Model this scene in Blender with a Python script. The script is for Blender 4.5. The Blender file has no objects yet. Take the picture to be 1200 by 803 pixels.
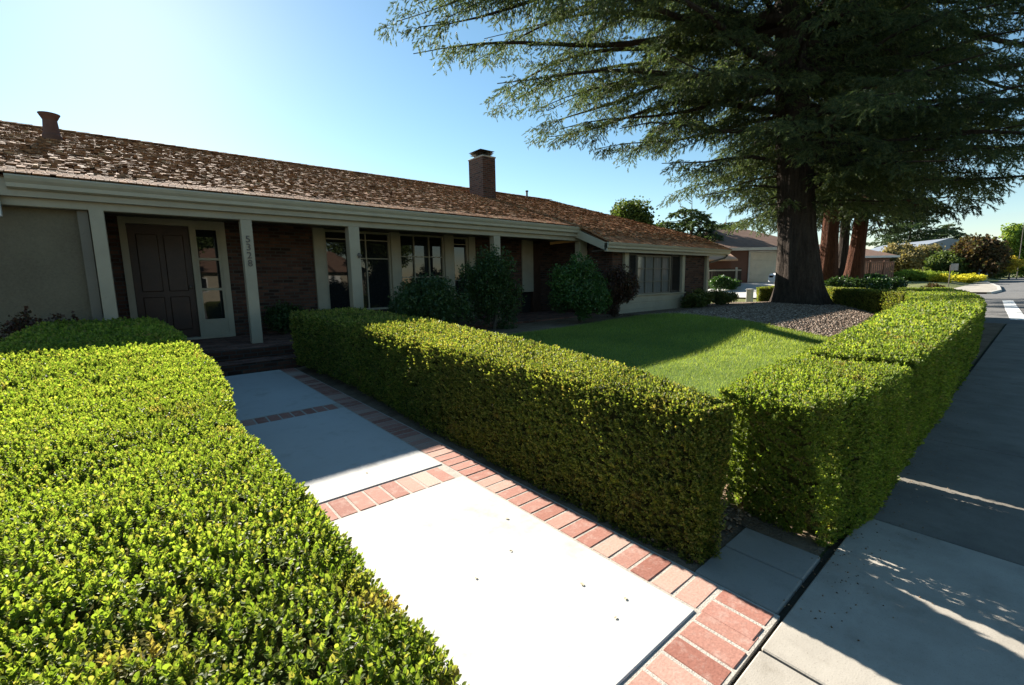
import bpy, bmesh, math, random
import numpy as np
from mathutils import Vector, Matrix
R = math.radians
random.seed(7); rng = np.random.default_rng(7)
sc = bpy.context.scene
COL = sc.collection

# ------------------------------------------------------------------ camera
CAM_H, YAW, PITCH, ROLL, FPX = 1.35, R(39.8), R(7.9), R(-1.1), 519.0
def cam_axes():
    cy, sy, cp, sp, cr, sr = (math.cos(YAW), math.sin(YAW), math.cos(PITCH), math.sin(PITCH), math.cos(ROLL), math.sin(ROLL))
    f = Vector((cp*sy, cp*cy, -sp)); r = Vector((cy, -sy, 0)); u = r.cross(f)
    return cr*r + sr*u, -sr*r + cr*u, f
CR, CU, CF = cam_axes()
cam_d = bpy.data.cameras.new('camera'); cam = bpy.data.objects.new('camera', cam_d); COL.objects.link(cam)
cam_d.sensor_width = 36; cam_d.lens = FPX/1200*36; cam_d.clip_start = 0.05; cam_d.clip_end = 3000
m = Matrix((CR, CU, -CF)).transposed().to_4x4(); m.translation = (0, 0, CAM_H); cam.matrix_world = m
sc.camera = cam

# ------------------------------------------------------------------ sky, sun, exposure
SUN_EL, SUN_AZ = R(27.3), R(1.5)          # azimuth measured from +Y towards +X
w = bpy.data.worlds.new('World'); sc.world = w; w.use_nodes = True
nt = w.node_tree; bg = nt.nodes['Background']
sky = nt.nodes.new('ShaderNodeTexSky'); sky.sky_type = 'NISHITA'; sky.sun_disc = False
sky.sun_elevation = SUN_EL; sky.sun_rotation = SUN_AZ; sky.air_density = 1.0; sky.dust_density = 0.12; sky.ozone_density = 1.0; sky.altitude = 100
hs = nt.nodes.new('ShaderNodeHueSaturation'); hs.inputs['Hue'].default_value = .486; hs.inputs['Saturation'].default_value = 1.14
nt.links.new(sky.outputs[0], hs.inputs['Color']); nt.links.new(hs.outputs[0], bg.inputs[0]); bg.inputs[1].default_value = 0.05
sd = bpy.data.lights.new('sun', 'SUN'); sun = bpy.data.objects.new('sun', sd); COL.objects.link(sun)
sd.energy = 5.0; sd.angle = R(0.53); sd.color = (1.0, 0.93, 0.82)
dv = Vector((-math.sin(SUN_AZ)*math.cos(SUN_EL), -math.cos(SUN_AZ)*math.cos(SUN_EL), -math.sin(SUN_EL)))
sun.rotation_euler = dv.to_track_quat('-Z', 'Y').to_euler(); sun.location = (0, 40, 30)
sc.view_settings.view_transform = 'Standard'; sc.view_settings.look = 'None'
sc.view_settings.exposure = 1.76; sc.view_settings.gamma = 1.0
sc.cycles.max_bounces = 8; sc.cycles.transparent_max_bounces = 8; sc.cycles.use_denoising = True

# ------------------------------------------------------------------ terrain and placing
def sstep(a, b, x):
    t = min(1.0, max(0.0, (x-a)/(b-a))); return t*t*(3-2*t)
def T(x, y):
    z = 0.30*sstep(0.4, 6.5, y)*sstep(1.84, 2.9, x)
    z += 0.12*sstep(-.4, 9, y)*(1-sstep(-0.2, .5, x))
    z += 0.18*sstep(6, 10.5, x)*sstep(2.2, 4.2, y)*(1-.85*sstep(5.4, 7.6, y))
    z *= 1-sstep(17.4, 19.2, x)*(1-sstep(3.4, 7, y))
    z += 0.06*sstep(16, 22, x)*sstep(3.0, 6, y)
    z += 0.5*sstep(20, 34, x)*sstep(6, 13, y)
    z += 0.35*sstep(42, 85, x)
    return z
def at(px, d):                     # ground point seen in column px (of 1200) at depth d
    v = CR*((px-600)/FPX) - CU*((321-401.5)/FPX) + CF
    p = v*d; return Vector((p.x, p.y, T(p.x, p.y)))

# ------------------------------------------------------------------ object helpers
def tag(o, label=None, cat=None, group=None, kind=None):
    if label: o['label'] = label
    if cat: o['category'] = cat
    if group: o['group'] = group
    if kind: o['kind'] = kind
    return o
def empty(name, loc=(0, 0, 0), rz=0, label=None, cat=None, group=None):
    o = bpy.data.objects.new(name, None); COL.objects.link(o); o.location = loc; o.rotation_euler = (0, 0, rz)
    o.empty_display_size = .2
    return tag(o, label, cat, group)
def link_mesh(name, me, mat, parent=None):
    o = bpy.data.objects.new(name, me); COL.objects.link(o)
    if mat: me.materials.append(mat)
    if parent: o.parent = parent
    return o
def npmesh(name, V, quads=None, tris=None, mat=None, parent=None, smooth=False):
    V = np.asarray(V, np.float32); me = bpy.data.meshes.new(name)
    me.vertices.add(len(V)); me.vertices.foreach_set('co', V.ravel())
    loops = []; starts = []; n = 0
    if quads is not None and len(quads):
        q = np.asarray(quads, np.int32); loops.append(q.ravel()); starts.append(np.arange(len(q))*4); n = len(q)*4
    if tris is not None and len(tris):
        t = np.asarray(tris, np.int32); loops.append(t.ravel()); starts.append(n+np.arange(len(t))*3)
    L = np.concatenate(loops); S = np.concatenate(starts).astype(np.int32)
    me.loops.add(len(L)); me.loops.foreach_set('vertex_index', L)
    me.polygons.add(len(S)); me.polygons.foreach_set('loop_start', S)
    if smooth: me.polygons.foreach_set('use_smooth', np.ones(len(S), bool))
    me.update(calc_edges=True)
    return link_mesh(name, me, mat, parent)
class MB:
    def __init__(s): s.v = []; s.f = []
    def add(s, vs, fs):
        b = len(s.v); s.v += [tuple(v) for v in vs]; s.f += [tuple(b+i for i in f) for f in fs]; return s
    def box(s, x0, x1, y0, y1, z0, z1):
        vs = [(x0,y0,z0),(x1,y0,z0),(x1,y1,z0),(x0,y1,z0),(x0,y0,z1),(x1,y0,z1),(x1,y1,z1),(x0,y1,z1)]
        return s.add(vs, [(0,3,2,1),(4,5,6,7),(0,1,5,4),(1,2,6,5),(2,3,7,6),(3,0,4,7)])
    def obox(s, c, sz, M=None):
        hx, hy, hz = [a/2 for a in sz]; M = M or Matrix.Identity(3); c = Vector(c)
        vs = [c+M@Vector((a*hx, b*hy, d*hz)) for d in (-1, 1) for a, b in ((-1,-1),(1,-1),(1,1),(-1,1))]
        return s.add(vs, [(0,3,2,1),(4,5,6,7),(0,1,5,4),(1,2,6,5),(2,3,7,6),(3,0,4,7)])
    def prism(s, poly, d0, d1):        # poly in (a,b), callable maps (a,b,t)
        raise NotImplementedError
    def lathe(s, prof, c=(0,0,0), n=20):
        vs = []; fs = []
        for r, z in prof:
            for i in range(n):
                a = 2*math.pi*i/n; vs.append((c[0]+r*math.cos(a), c[1]+r*math.sin(a), c[2]+z))
        for k in range(len(prof)-1):
            for i in range(n):
                j = (i+1) % n; fs.append((k*n+i, k*n+j, (k+1)*n+j, (k+1)*n+i))
        fs.append(tuple(range(n-1, -1, -1))); fs.append(tuple((len(prof)-1)*n+i for i in range(n)))
        return s.add(vs, fs)
    def tube(s, pts, rad, n=8, jit=0):
        pts = [Vector(p) for p in pts]; vs = []; fs = []
        up = Vector((0, 0, 1))
        for k, p in enumerate(pts):
            d = (pts[min(k+1, len(pts)-1)]-pts[max(k-1, 0)]).normalized()
            a = d.cross(up) if abs(d.z) < .95 else d.cross(Vector((1, 0, 0)))
            a.normalize(); b = a.cross(d)
            r = rad[k] if hasattr(rad, '__len__') else rad
            for i in range(n):
                t = 2*math.pi*i/n; rr = r*(1+jit*math.sin(i*2.4+k*.35)+jit*.5*math.sin(i*5.1+k*.9))
                vs.append(p+(a*math.cos(t)+b*math.sin(t))*rr)
        for k in range(len(pts)-1):
            for i in range(n):
                j = (i+1) % n; fs.append((k*n+i, k*n+j, (k+1)*n+j, (k+1)*n+i))
        fs.append(tuple(range(n-1, -1, -1))); fs.append(tuple((len(pts)-1)*n+i for i in range(n)))
        return s.add(vs, fs)
    def build(s, name, mat, parent=None, bevel=0, smooth=False, seg=1):
        me = bpy.data.meshes.new(name); me.from_pydata(s.v, [], s.f); me.update()
        bm = bmesh.new(); bm.from_mesh(me); bmesh.ops.recalc_face_normals(bm, faces=bm.faces)
        if bevel: bmesh.ops.bevel(bm, geom=bm.edges[:], offset=bevel, segments=seg, affect='EDGES', profile=.6)
        bm.to_mesh(me); bm.free()
        if smooth:
            for p in me.polygons: p.use_smooth = True
        return link_mesh(name, me, mat, parent)

# ------------------------------------------------------------------ materials
class NT:
    def __init__(s, name):
        s.m = bpy.data.materials.new(name); s.m.use_nodes = True; s.t = s.m.node_tree
        s.b = s.t.nodes['Principled BSDF']; s.out = s.t.nodes['Material Output']
    def n(s, ty, **kw):
        nd = s.t.nodes.new(ty)
        for k, v in kw.items():
            if k.startswith('i_'):
                key = k[2:].replace('_', ' ')
                nd.inputs[key].default_value = v
            else: setattr(nd, k, v)
        return nd
    def l(s, a, b): s.t.links.new(a, b)
    def coord(s, kind='Object', scale=None, rot=None):
        tc = s.n('ShaderNodeTexCoord')
        if scale is None and rot is None: return tc.outputs[kind]
        mp = s.n('ShaderNodeMapping')
        if scale: mp.inputs['Scale'].default_value = scale
        if rot: mp.inputs['Rotation'].default_value = rot
        s.l(tc.outputs[kind], mp.inputs[0]); return mp.outputs[0]
    def noise(s, vec, scale, detail=4, rough=.55, out=0):
        nd = s.n('ShaderNodeTexNoise'); nd.inputs['Scale'].default_value = scale
        nd.inputs['Detail'].default_value = detail; nd.inputs['Roughness'].default_value = rough
        s.l(vec, nd.inputs['Vector']); return nd.outputs[out]
    def ramp(s, fac, stops, interp='LINEAR'):
        r = s.n('ShaderNodeValToRGB'); r.color_ramp.interpolation = interp
        el = r.color_ramp.elements
        while len(el) < len(stops): el.new(.5)
        for e, (p, c) in zip(el, stops):
            e.position = p; e.color = (*c, 1) if len(c) == 3 else c
        s.l(fac, r.inputs[0]); return r.outputs[0]
    def mix(s, fac, a, b, mode='MIX'):
        nd = s.n('ShaderNodeMix', data_type='RGBA', blend_type=mode)
        for inp, v in ((nd.inputs[0], fac), (nd.inputs[6], a), (nd.inputs[7], b)):
            if hasattr(v, 'is_output') or isinstance(v, bpy.types.NodeSocket): s.l(v, inp)
            elif isinstance(v, (int, float)): inp.default_value = v
            else: inp.default_value = (*v, 1)
        return nd.outputs[2]
    def bump(s, h, strength=.3, dist=.01, prev=None):
        b = s.n('ShaderNodeBump'); b.inputs['Strength'].default_value = strength; b.inputs['Distance'].default_value = dist
        s.l(h, b.inputs['Height'])
        if prev is not None: s.l(prev, b.inputs['Normal'])
        return b.outputs[0]
    def fin(s, col, rough=.7, spec=.3, normal=None):
        if isinstance(col, bpy.types.NodeSocket): s.l(col, s.b.inputs['Base Color'])
        else: s.b.inputs['Base Color'].default_value = (*col, 1)
        if isinstance(rough, bpy.types.NodeSocket): s.l(rough, s.b.inputs['Roughness'])
        else: s.b.inputs['Roughness'].default_value = rough
        s.b.inputs['Specular IOR Level'].default_value = spec
        if normal is not None: s.l(normal, s.b.inputs['Normal'])
        return s.m
    def island(s):
        return s.n('ShaderNodeNewGeometry').outputs['Random Per Island']

def mottled(name, c1, c2, scale=3, bscale=60, bstr=.2, rough=.75, spec=.25, dirt=None, dist=.01):
    t = NT(name); v = t.coord()
    f = t.noise(v, scale, 6, .6); c = t.ramp(f, [(.3, c1), (.7, c2)])
    if dirt:
        g = t.noise(v, scale*.35, 5, .7); gm = t.ramp(g, [(.5, (0,0,0)), (.68, (1,1,1))])
        c = t.mix(gm, c, dirt)
    fine = t.noise(v, bscale, 3, .6)
    c = t.mix(.25, c, t.ramp(fine, [(.3, tuple(a*.7 for a in c1)), (.7, tuple(min(1, a*1.2) for a in c2))]))
    return t.fin(c, rough, spec, t.bump(fine, bstr, dist))
def painted(name, c, rough=.5):
    t = NT(name); v = t.coord()
    f = t.noise(v, 2.2, 6, .65); g = t.noise(t.coord(scale=(30, 30, 3)), 3, 3)
    cc = t.ramp(f, [(.35, tuple(a*.86 for a in c)), (.65, c)])
    cc = t.mix(t.ramp(t.noise(v, 14, 5, .7), [(.6, (0,0,0)), (.75, (.5,.5,.5))]), cc, tuple(a*.6 for a in c))
    return t.fin(cc, rough, .3, t.bump(g, .12, .003))
def leafmat(name, cols, trans=.35, rough=.42, patch=None, patch_scale=1.2, spec=.4, pthr=(.56, .68)):
    t = NT(name); r = t.island()
    n = len(cols); stops = [(i/(n-1) if n > 1 else 0, c) for i, c in enumerate(cols)]
    c = t.ramp(r, stops)
    v = t.coord(); f = t.noise(v, patch_scale, 4, .6)
    c = t.mix(1.0, c, t.ramp(f, [(.3, (.72,.74,.72)), (.7, (1.2,1.16,1.05))]), 'MULTIPLY')
    if patch:
        g = t.noise(v, patch_scale*3.1, 4, .65); gm = t.ramp(g, [(pthr[0], (0,0,0)), (pthr[1], (1,1,1))])
        c = t.mix(t.mix(.65, (0,0,0), gm), c, patch)
    t.fin(c, rough, spec)
    tr = t.n('ShaderNodeBsdfTranslucent'); mx = t.n('ShaderNodeMixShader'); mx.inputs[0].default_value = trans
    t.l(t.mix(1.0, c, (1.5, 1.48, .68), 'MULTIPLY'), tr.inputs[0])
    t.l(t.b.outputs[0], mx.inputs[1]); t.l(tr.outputs[0], mx.inputs[2]); t.l(mx.outputs[0], t.out.inputs[0])
    return t.m
def barkmat(name, c1, c2, vs=1.0, strength=.9):
    t = NT(name); v = t.coord(scale=(6*vs, 6*vs, .9*vs))
    f = t.noise(v, 2.2, 8, .7); g = t.noise(t.coord(scale=(2, 2, 2)), 9, 5)
    c = t.ramp(f, [(.32, c1), (.62, c2)])
    c = t.mix(.3, c, t.ramp(g, [(.3, c1), (.7, c2)]))
    return t.fin(c, .92, .1, t.bump(f, strength, .08))
def bricksmat(name, mortar=(.3,.28,.25), cols=((.16,.055,.035),(.28,.10,.06),(.10,.04,.03)), axis='XZ', bw=.2, bh=.067, ms=.01):
    t = NT(name)
    rot = {'XZ': (R(90), 0, 0), 'YZ': (R(90), 0, R(90)), 'XY': (0, 0, 0)}[axis]
    tc = t.n('ShaderNodeTexCoord'); sep = t.n('ShaderNodeSeparateXYZ'); t.l(tc.outputs['Object'], sep.inputs[0])
    cb = t.n('ShaderNodeCombineXYZ')
    a, b = {'XZ': (0, 2), 'YZ': (1, 2), 'XY': (0, 1)}[axis]
    t.l(sep.outputs[a], cb.inputs[0]); t.l(sep.outputs[b], cb.inputs[1])
    br = t.n('ShaderNodeTexBrick'); t.l(cb.outputs[0], br.inputs['Vector'])
    br.inputs['Scale'].default_value = 1; br.inputs['Brick Width'].default_value = bw; br.inputs['Row Height'].default_value = bh
    br.inputs['Mortar Size'].default_value = ms; br.inputs['Mortar Smooth'].default_value = .3; br.inputs['Bias'].default_value = 0
    br.inputs['Color1'].default_value = (0, 0, 0, 1); br.inputs['Color2'].default_value = (1, 1, 1, 1); br.inputs['Mortar'].default_value = (.5, .5, .5, 1)
    n = len(cols); c = t.ramp(br.outputs['Color'], [(i/(n-1), k) for i, k in enumerate(cols)])
    nz = t.noise(tc.outputs['Object'], 9, 6, .7); c = t.mix(.5, c, t.mix(1.0, c, t.ramp(nz, [(.3, (.5,.5,.5)), (.7, (1.5,1.4,1.3))]), 'MULTIPLY'))
    c = t.mix(br.outputs['Fac'], c, mortar)
    fine = t.noise(tc.outputs['Object'], 70, 3)
    inv = t.n('ShaderNodeMath', operation='SUBTRACT'); inv.inputs[0].default_value = 1; t.l(br.outputs['Fac'], inv.inputs[1])
    nb = t.bump(inv.outputs[0], .8, .012); nb = t.bump(fine, .3, .005, nb)
    return t.fin(c, .85, .2, nb)

def paver_mat():
    t = NT('paver_brick'); r = t.island(); v = t.coord()
    c = t.ramp(r, [(0, (.27,.115,.085)), (.3, (.36,.18,.14)), (.6, (.31,.135,.10)), (.82, (.41,.24,.19)), (.95, (.44,.29,.23)), (1, (.48,.37,.31))])
    f = t.noise(v, 16, 6, .7); c = t.mix(t.ramp(f, [(.5, (0,0,0)), (.75, (.65,.65,.65))]), c, (.46,.34,.29))
    g = t.noise(v, 90, 3); c = t.mix(.35, c, t.mix(1.0, c, t.ramp(g, [(.3, (.55,.55,.55)), (.7, (1.3,1.3,1.3))]), 'MULTIPLY'))
    return t.fin(c, .85, .2, t.bump(g, .3, .004))
def concrete(name, c1, c2, joints=None, spots=(.2,.19,.17), sc_=1.0, spec=.25):
    t = NT(name); v = t.coord()
    f = t.noise(v, .9*sc_, 7, .65); c = t.ramp(f, [(.3, c1), (.7, c2)])
    g = t.noise(v, 160, 2, .7); c = t.mix(t.ramp(g, [(.6, (0,0,0)), (.72, (.5,.5,.5))]), c, spots)
    st = t.noise(v, 2.3, 6, .7); c = t.mix(t.ramp(st, [(.56, (0,0,0)), (.72, (.5,.5,.5))]), c, (c1[0]*.55, c1[1]*.5, c1[2]*.42))
    h = t.noise(v, 7, 6, .75); c = t.mix(t.ramp(h, [(.55, (0,0,0)), (.8, (.45,.45,.45))]), c, tuple(a*.62 for a in c1))
    return t.fin(c, .88, spec, t.bump(g, .25, .003))

M = {}
M['walk'] = concrete('walk_concrete', (.43,.425,.41), (.50,.495,.475), spots=(.5,.49,.46), sc_=.8)
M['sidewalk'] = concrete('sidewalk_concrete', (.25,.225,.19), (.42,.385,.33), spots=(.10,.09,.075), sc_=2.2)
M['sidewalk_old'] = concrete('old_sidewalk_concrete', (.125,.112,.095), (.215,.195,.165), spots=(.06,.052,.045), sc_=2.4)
M['pad'] = concrete('slab_concrete', (.24,.225,.20), (.30,.28,.25), spots=(.12,.11,.1))
M['asphalt'] = mottled('asphalt', (.12,.118,.115), (.17,.165,.16), 1.2, 150, .4, .9, .2)
M['line'] = mottled('road_paint', (.72,.72,.70), (.8,.8,.78), 6, 90, .2, .7)
M['curb'] = mottled('kerb_concrete', (.36,.35,.32), (.46,.44,.40), 3, 90, .3)
M['paver'] = paver_mat()
M['sandjoint'] = mottled('joint_sand', (.32,.29,.25), (.45,.42,.37), 12, 120, .4, .95, .1)
M['gap'] = mottled('joint_dirt', (.03,.026,.02), (.07,.06,.045), 14, 90, .5, .95, .1)
M['soil'] = mottled('soil', (.13,.095,.065), (.24,.18,.125), 5, 70, .8, .97, .1, dirt=(.08,.055,.035), dist=.02)
M['mulch'] = mottled('gravel', (.12,.09,.065), (.24,.19,.145), 6, 55, 1.0, .95, .1, dirt=(.15,.115,.085), dist=.03)
M['drygrass'] = mottled('far_grass', (.10,.12,.04), (.20,.20,.09), .25, 20, .8, .95, .1, dirt=(.24,.21,.12), dist=.03)
M['lawn'] = mottled('lawn_turf', (.09,.145,.03), (.14,.20,.05), .8, 60, .8, .95, .1, dist=.02)
M['cream'] = painted('cream_paint', (.34,.30,.22))
M['white'] = painted('white_paint', (.62,.61,.57))
M['gutter'] = painted('gutter_paint', (.40,.36,.27), .45)
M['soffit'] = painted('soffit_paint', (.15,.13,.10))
M['stucco'] = mottled('stucco', (.12,.10,.07), (.17,.145,.10), 1.5, 45, .7, .95, .1, dist=.012)
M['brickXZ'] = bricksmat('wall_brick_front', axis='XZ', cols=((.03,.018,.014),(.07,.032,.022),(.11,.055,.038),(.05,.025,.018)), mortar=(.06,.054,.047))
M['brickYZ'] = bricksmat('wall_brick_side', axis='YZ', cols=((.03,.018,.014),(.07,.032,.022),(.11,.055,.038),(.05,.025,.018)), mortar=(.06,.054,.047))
M['darkwood'] = mottled('dark_wood', (.035,.018,.012), (.07,.035,.022), 5, 50, .3, .5, .4)
M['shutter'] = painted('shutter_paint', (.035,.032,.028))
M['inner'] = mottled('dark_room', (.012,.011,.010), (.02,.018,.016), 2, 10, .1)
M['metal'] = mottled('dark_metal', (.05,.045,.04), (.11,.09,.075), 8, 50, .2, .5, .5)
M['rust'] = mottled('rusty_pipe', (.09,.045,.033), (.16,.08,.055), 7, 60, .3, .8, .3)
M['door'] = mottled('front_door_wood', (.022,.009,.005), (.045,.018,.010), 6, 40, .2, .45, .4)
def glass():
    t = NT('window_glass'); v = t.coord(); f = t.noise(v, .8, 2)
    t.fin((.012,.014,.015), .015, .5, t.bump(f, .04, .02)); t.b.inputs['IOR'].default_value = 1.5
    return t.m
M['glass'] = glass()
def shake_mat():
    t = NT('cedar_shake'); r = t.island(); v = t.coord()
    c = t.ramp(r, [(0, (.11,.05,.025)), (.25, (.32,.14,.06)), (.5, (.20,.10,.055)), (.7, (.42,.20,.095)), (.88, (.27,.17,.11)), (.95, (.48,.28,.15)), (1, (.55,.38,.23))])
    f = t.noise(t.coord(scale=(18, 3, 3)), 5, 5, .7); c = t.mix(1.0, c, t.ramp(f, [(.3, (.55,.55,.55)), (.7, (1.25,1.2,1.15))]), 'MULTIPLY')
    return t.fin(c, .95, .08, t.bump(f, .5, .01))
M['shake'] = shake_mat()
BOX = [(.065,.11,.018), (.13,.20,.03), (.17,.245,.04), (.21,.28,.05), (.28,.33,.075), (.10,.15,.03), (.27,.25,.08)]
M['box'] = leafmat('boxwood_leaf', BOX, .58, .52, patch=(.30,.20,.09), patch_scale=1.5, pthr=(.60,.70))
M['boxR'] = leafmat('boxwood_leaf_dark', [(.04,.065,.014), (.095,.135,.026), (.16,.20,.04), (.27,.30,.075), (.19,.14,.055)], .54, .52, patch=(.20,.14,.05), patch_scale=1.5, pthr=(.62,.72))
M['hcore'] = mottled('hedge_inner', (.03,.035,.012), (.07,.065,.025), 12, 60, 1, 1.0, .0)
M['twig'] = mottled('twig', (.12,.075,.045), (.22,.15,.10), 20, 60, .5, .9, .1)
M['azalea'] = leafmat('dark_shrub_leaf', [(.022,.05,.015), (.035,.075,.02), (.05,.09,.025)], .25, .45)
M['camellia'] = leafmat('bright_shrub_leaf', [(.025,.065,.015), (.04,.10,.022), (.06,.13,.03)], .3, .4)
M['maple'] = leafmat('red_shrub_leaf', [(.045,.02,.015), (.07,.03,.02), (.04,.04,.02)], .3, .5)
M['lowshrub'] = leafmat('low_shrub_leaf', [(.05,.08,.018), (.085,.12,.025), (.13,.12,.04)], .3, .45)
M['needle'] = leafmat('cedar_needle', [(.026,.045,.032), (.05,.08,.046), (.08,.115,.06), (.13,.155,.075)], .46, .55, spec=.25, patch_scale=.5)
M['needle2'] = leafmat('redwood_needle', [(.018,.034,.014), (.03,.048,.018), (.05,.06,.022)], .2, .6, spec=.2, patch_scale=.5)
M['bark'] = barkmat('cedar_bark', (.016,.012,.010), (.065,.05,.04), 1.0, 1.0)
M['redbark'] = barkmat('redwood_bark', (.025,.013,.009), (.13,.055,.033), 1.4, 1.4)
M['greybark'] = barkmat('grey_bark', (.07,.055,.04), (.17,.14,.11), 1.5)
M['grass'] = leafmat('grass_blade', [(.14,.20,.04), (.20,.28,.055), (.26,.34,.08), (.30,.32,.12)], .5, .5, patch_scale=.8)
M['brownleaf'] = leafmat('fallen_leaf', [(.40,.34,.25), (.46,.40,.31), (.32,.27,.2)], .2, .6)

# ------------------------------------------------------------------ foliage machinery (numpy)
def unit(v): return v/np.maximum(1e-9, np.linalg.norm(v, axis=-1, keepdims=True))
def frames(z, spin=None):
    """rotation matrices whose local z is the given direction"""
    z = unit(z); a = np.where(np.abs(z[:, 2:3]) < .9, np.array([[0, 0, 1.]]), np.array([[1., 0, 0]]))
    x = unit(np.cross(a, z)); y = np.cross(z, x)
    if spin is None: spin = rng.uniform(0, 2*np.pi, len(z))
    c, s = np.cos(spin)[:, None], np.sin(spin)[:, None]
    return np.stack([x*c+y*s, -x*s+y*c, z], axis=2)
LEAF6 = (np.array([[0,0,0],[.3,.32,.10],[.22,.72,.10],[0,1,0],[-.22,.72,.10],[-.3,.32,.10]], float), [(0,1,2,3),(0,3,4,5)])
LEAF4 = (np.array([[0,0,0],[.33,.5,.10],[0,1,0],[-.33,.5,.10]], float), None)
def emit(tpls, pos, rot, scale, name, mat, parent):
    """place one of the templates (V, faces; faces all quads or all tris) at each pose, as one mesh"""
    Vs = []; Fs = []; off = 0; k = tpls[0][1].shape[1]
    pick = rng.integers(0, len(tpls), len(pos))
    for i, (tv, tf) in enumerate(tpls):
        s = np.where(pick == i)[0]
        if not len(s): continue
        v = np.einsum('nij,kj->nki', rot[s], tv)*scale[s][:, None, None] + pos[s][:, None, :]
        f = tf[None] + (np.arange(len(s))*len(tv))[:, None, None] + off
        Vs.append(v.reshape(-1, 3)); Fs.append(f.reshape(-1, k)); off += len(s)*len(tv)
    V = np.concatenate(Vs); F = np.concatenate(Fs)
    return npmesh(name, V, quads=F if k == 4 else None, tris=F if k == 3 else None, mat=mat, parent=parent)
def sprig(nl=9, near=True, L=.034, leaf=.0145, spread=1.0):
    V = []; F = []; off = 0
    for i in range(nl):
        t = i/(nl-1); h = L*t; az = i*2.4+random.uniform(-.4, .4)
        el = R(15+55*t+random.uniform(-14, 14)) if i < nl-1 else R(75)
        base = np.array([0, 0, h]); ll = leaf*random.uniform(.75, 1.2)*(1 if t < .75 else .85)
        d = np.array([math.cos(az)*math.cos(el)*spread, math.sin(az)*math.cos(el)*spread, math.sin(el)]); d /= np.linalg.norm(d)
        side = np.array([-math.sin(az), math.cos(az), 0]); nrm = np.cross(side, d)
        tv = LEAF6[0] if near else LEAF4[0]
        v = base + tv[:, :1]*side*ll*random.uniform(1.0, 1.25) + tv[:, 1:2]*d*ll - tv[:, 2:]*nrm*ll*1.2
        V.append(v)
        F += [[a+off for a in q] for q in (LEAF6[1] if near else [(0,1,2),(0,2,3)])]
        off += len(v)
    return np.concatenate(V), np.array(F)
SPR_NEAR = [sprig(10, True) for _ in range(10)]
SPR_FAR = [sprig(7, False, leaf=.0165) for _ in range(8)]
def wob(p, f=1.0, seed=0):
    g = np.random.default_rng(seed); o = np.zeros(len(p))
    for k in range(7):
        d = g.normal(size=3); d /= np.linalg.norm(d); fr = f*(1.3**k)*g.uniform(.8, 1.2)
        o += np.sin(p@d*fr*2*np.pi + g.uniform(0, 6.28))/(1.18**k)
    return o/3.2
CAMP = np.array([0, 0, CAM_H])

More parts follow.
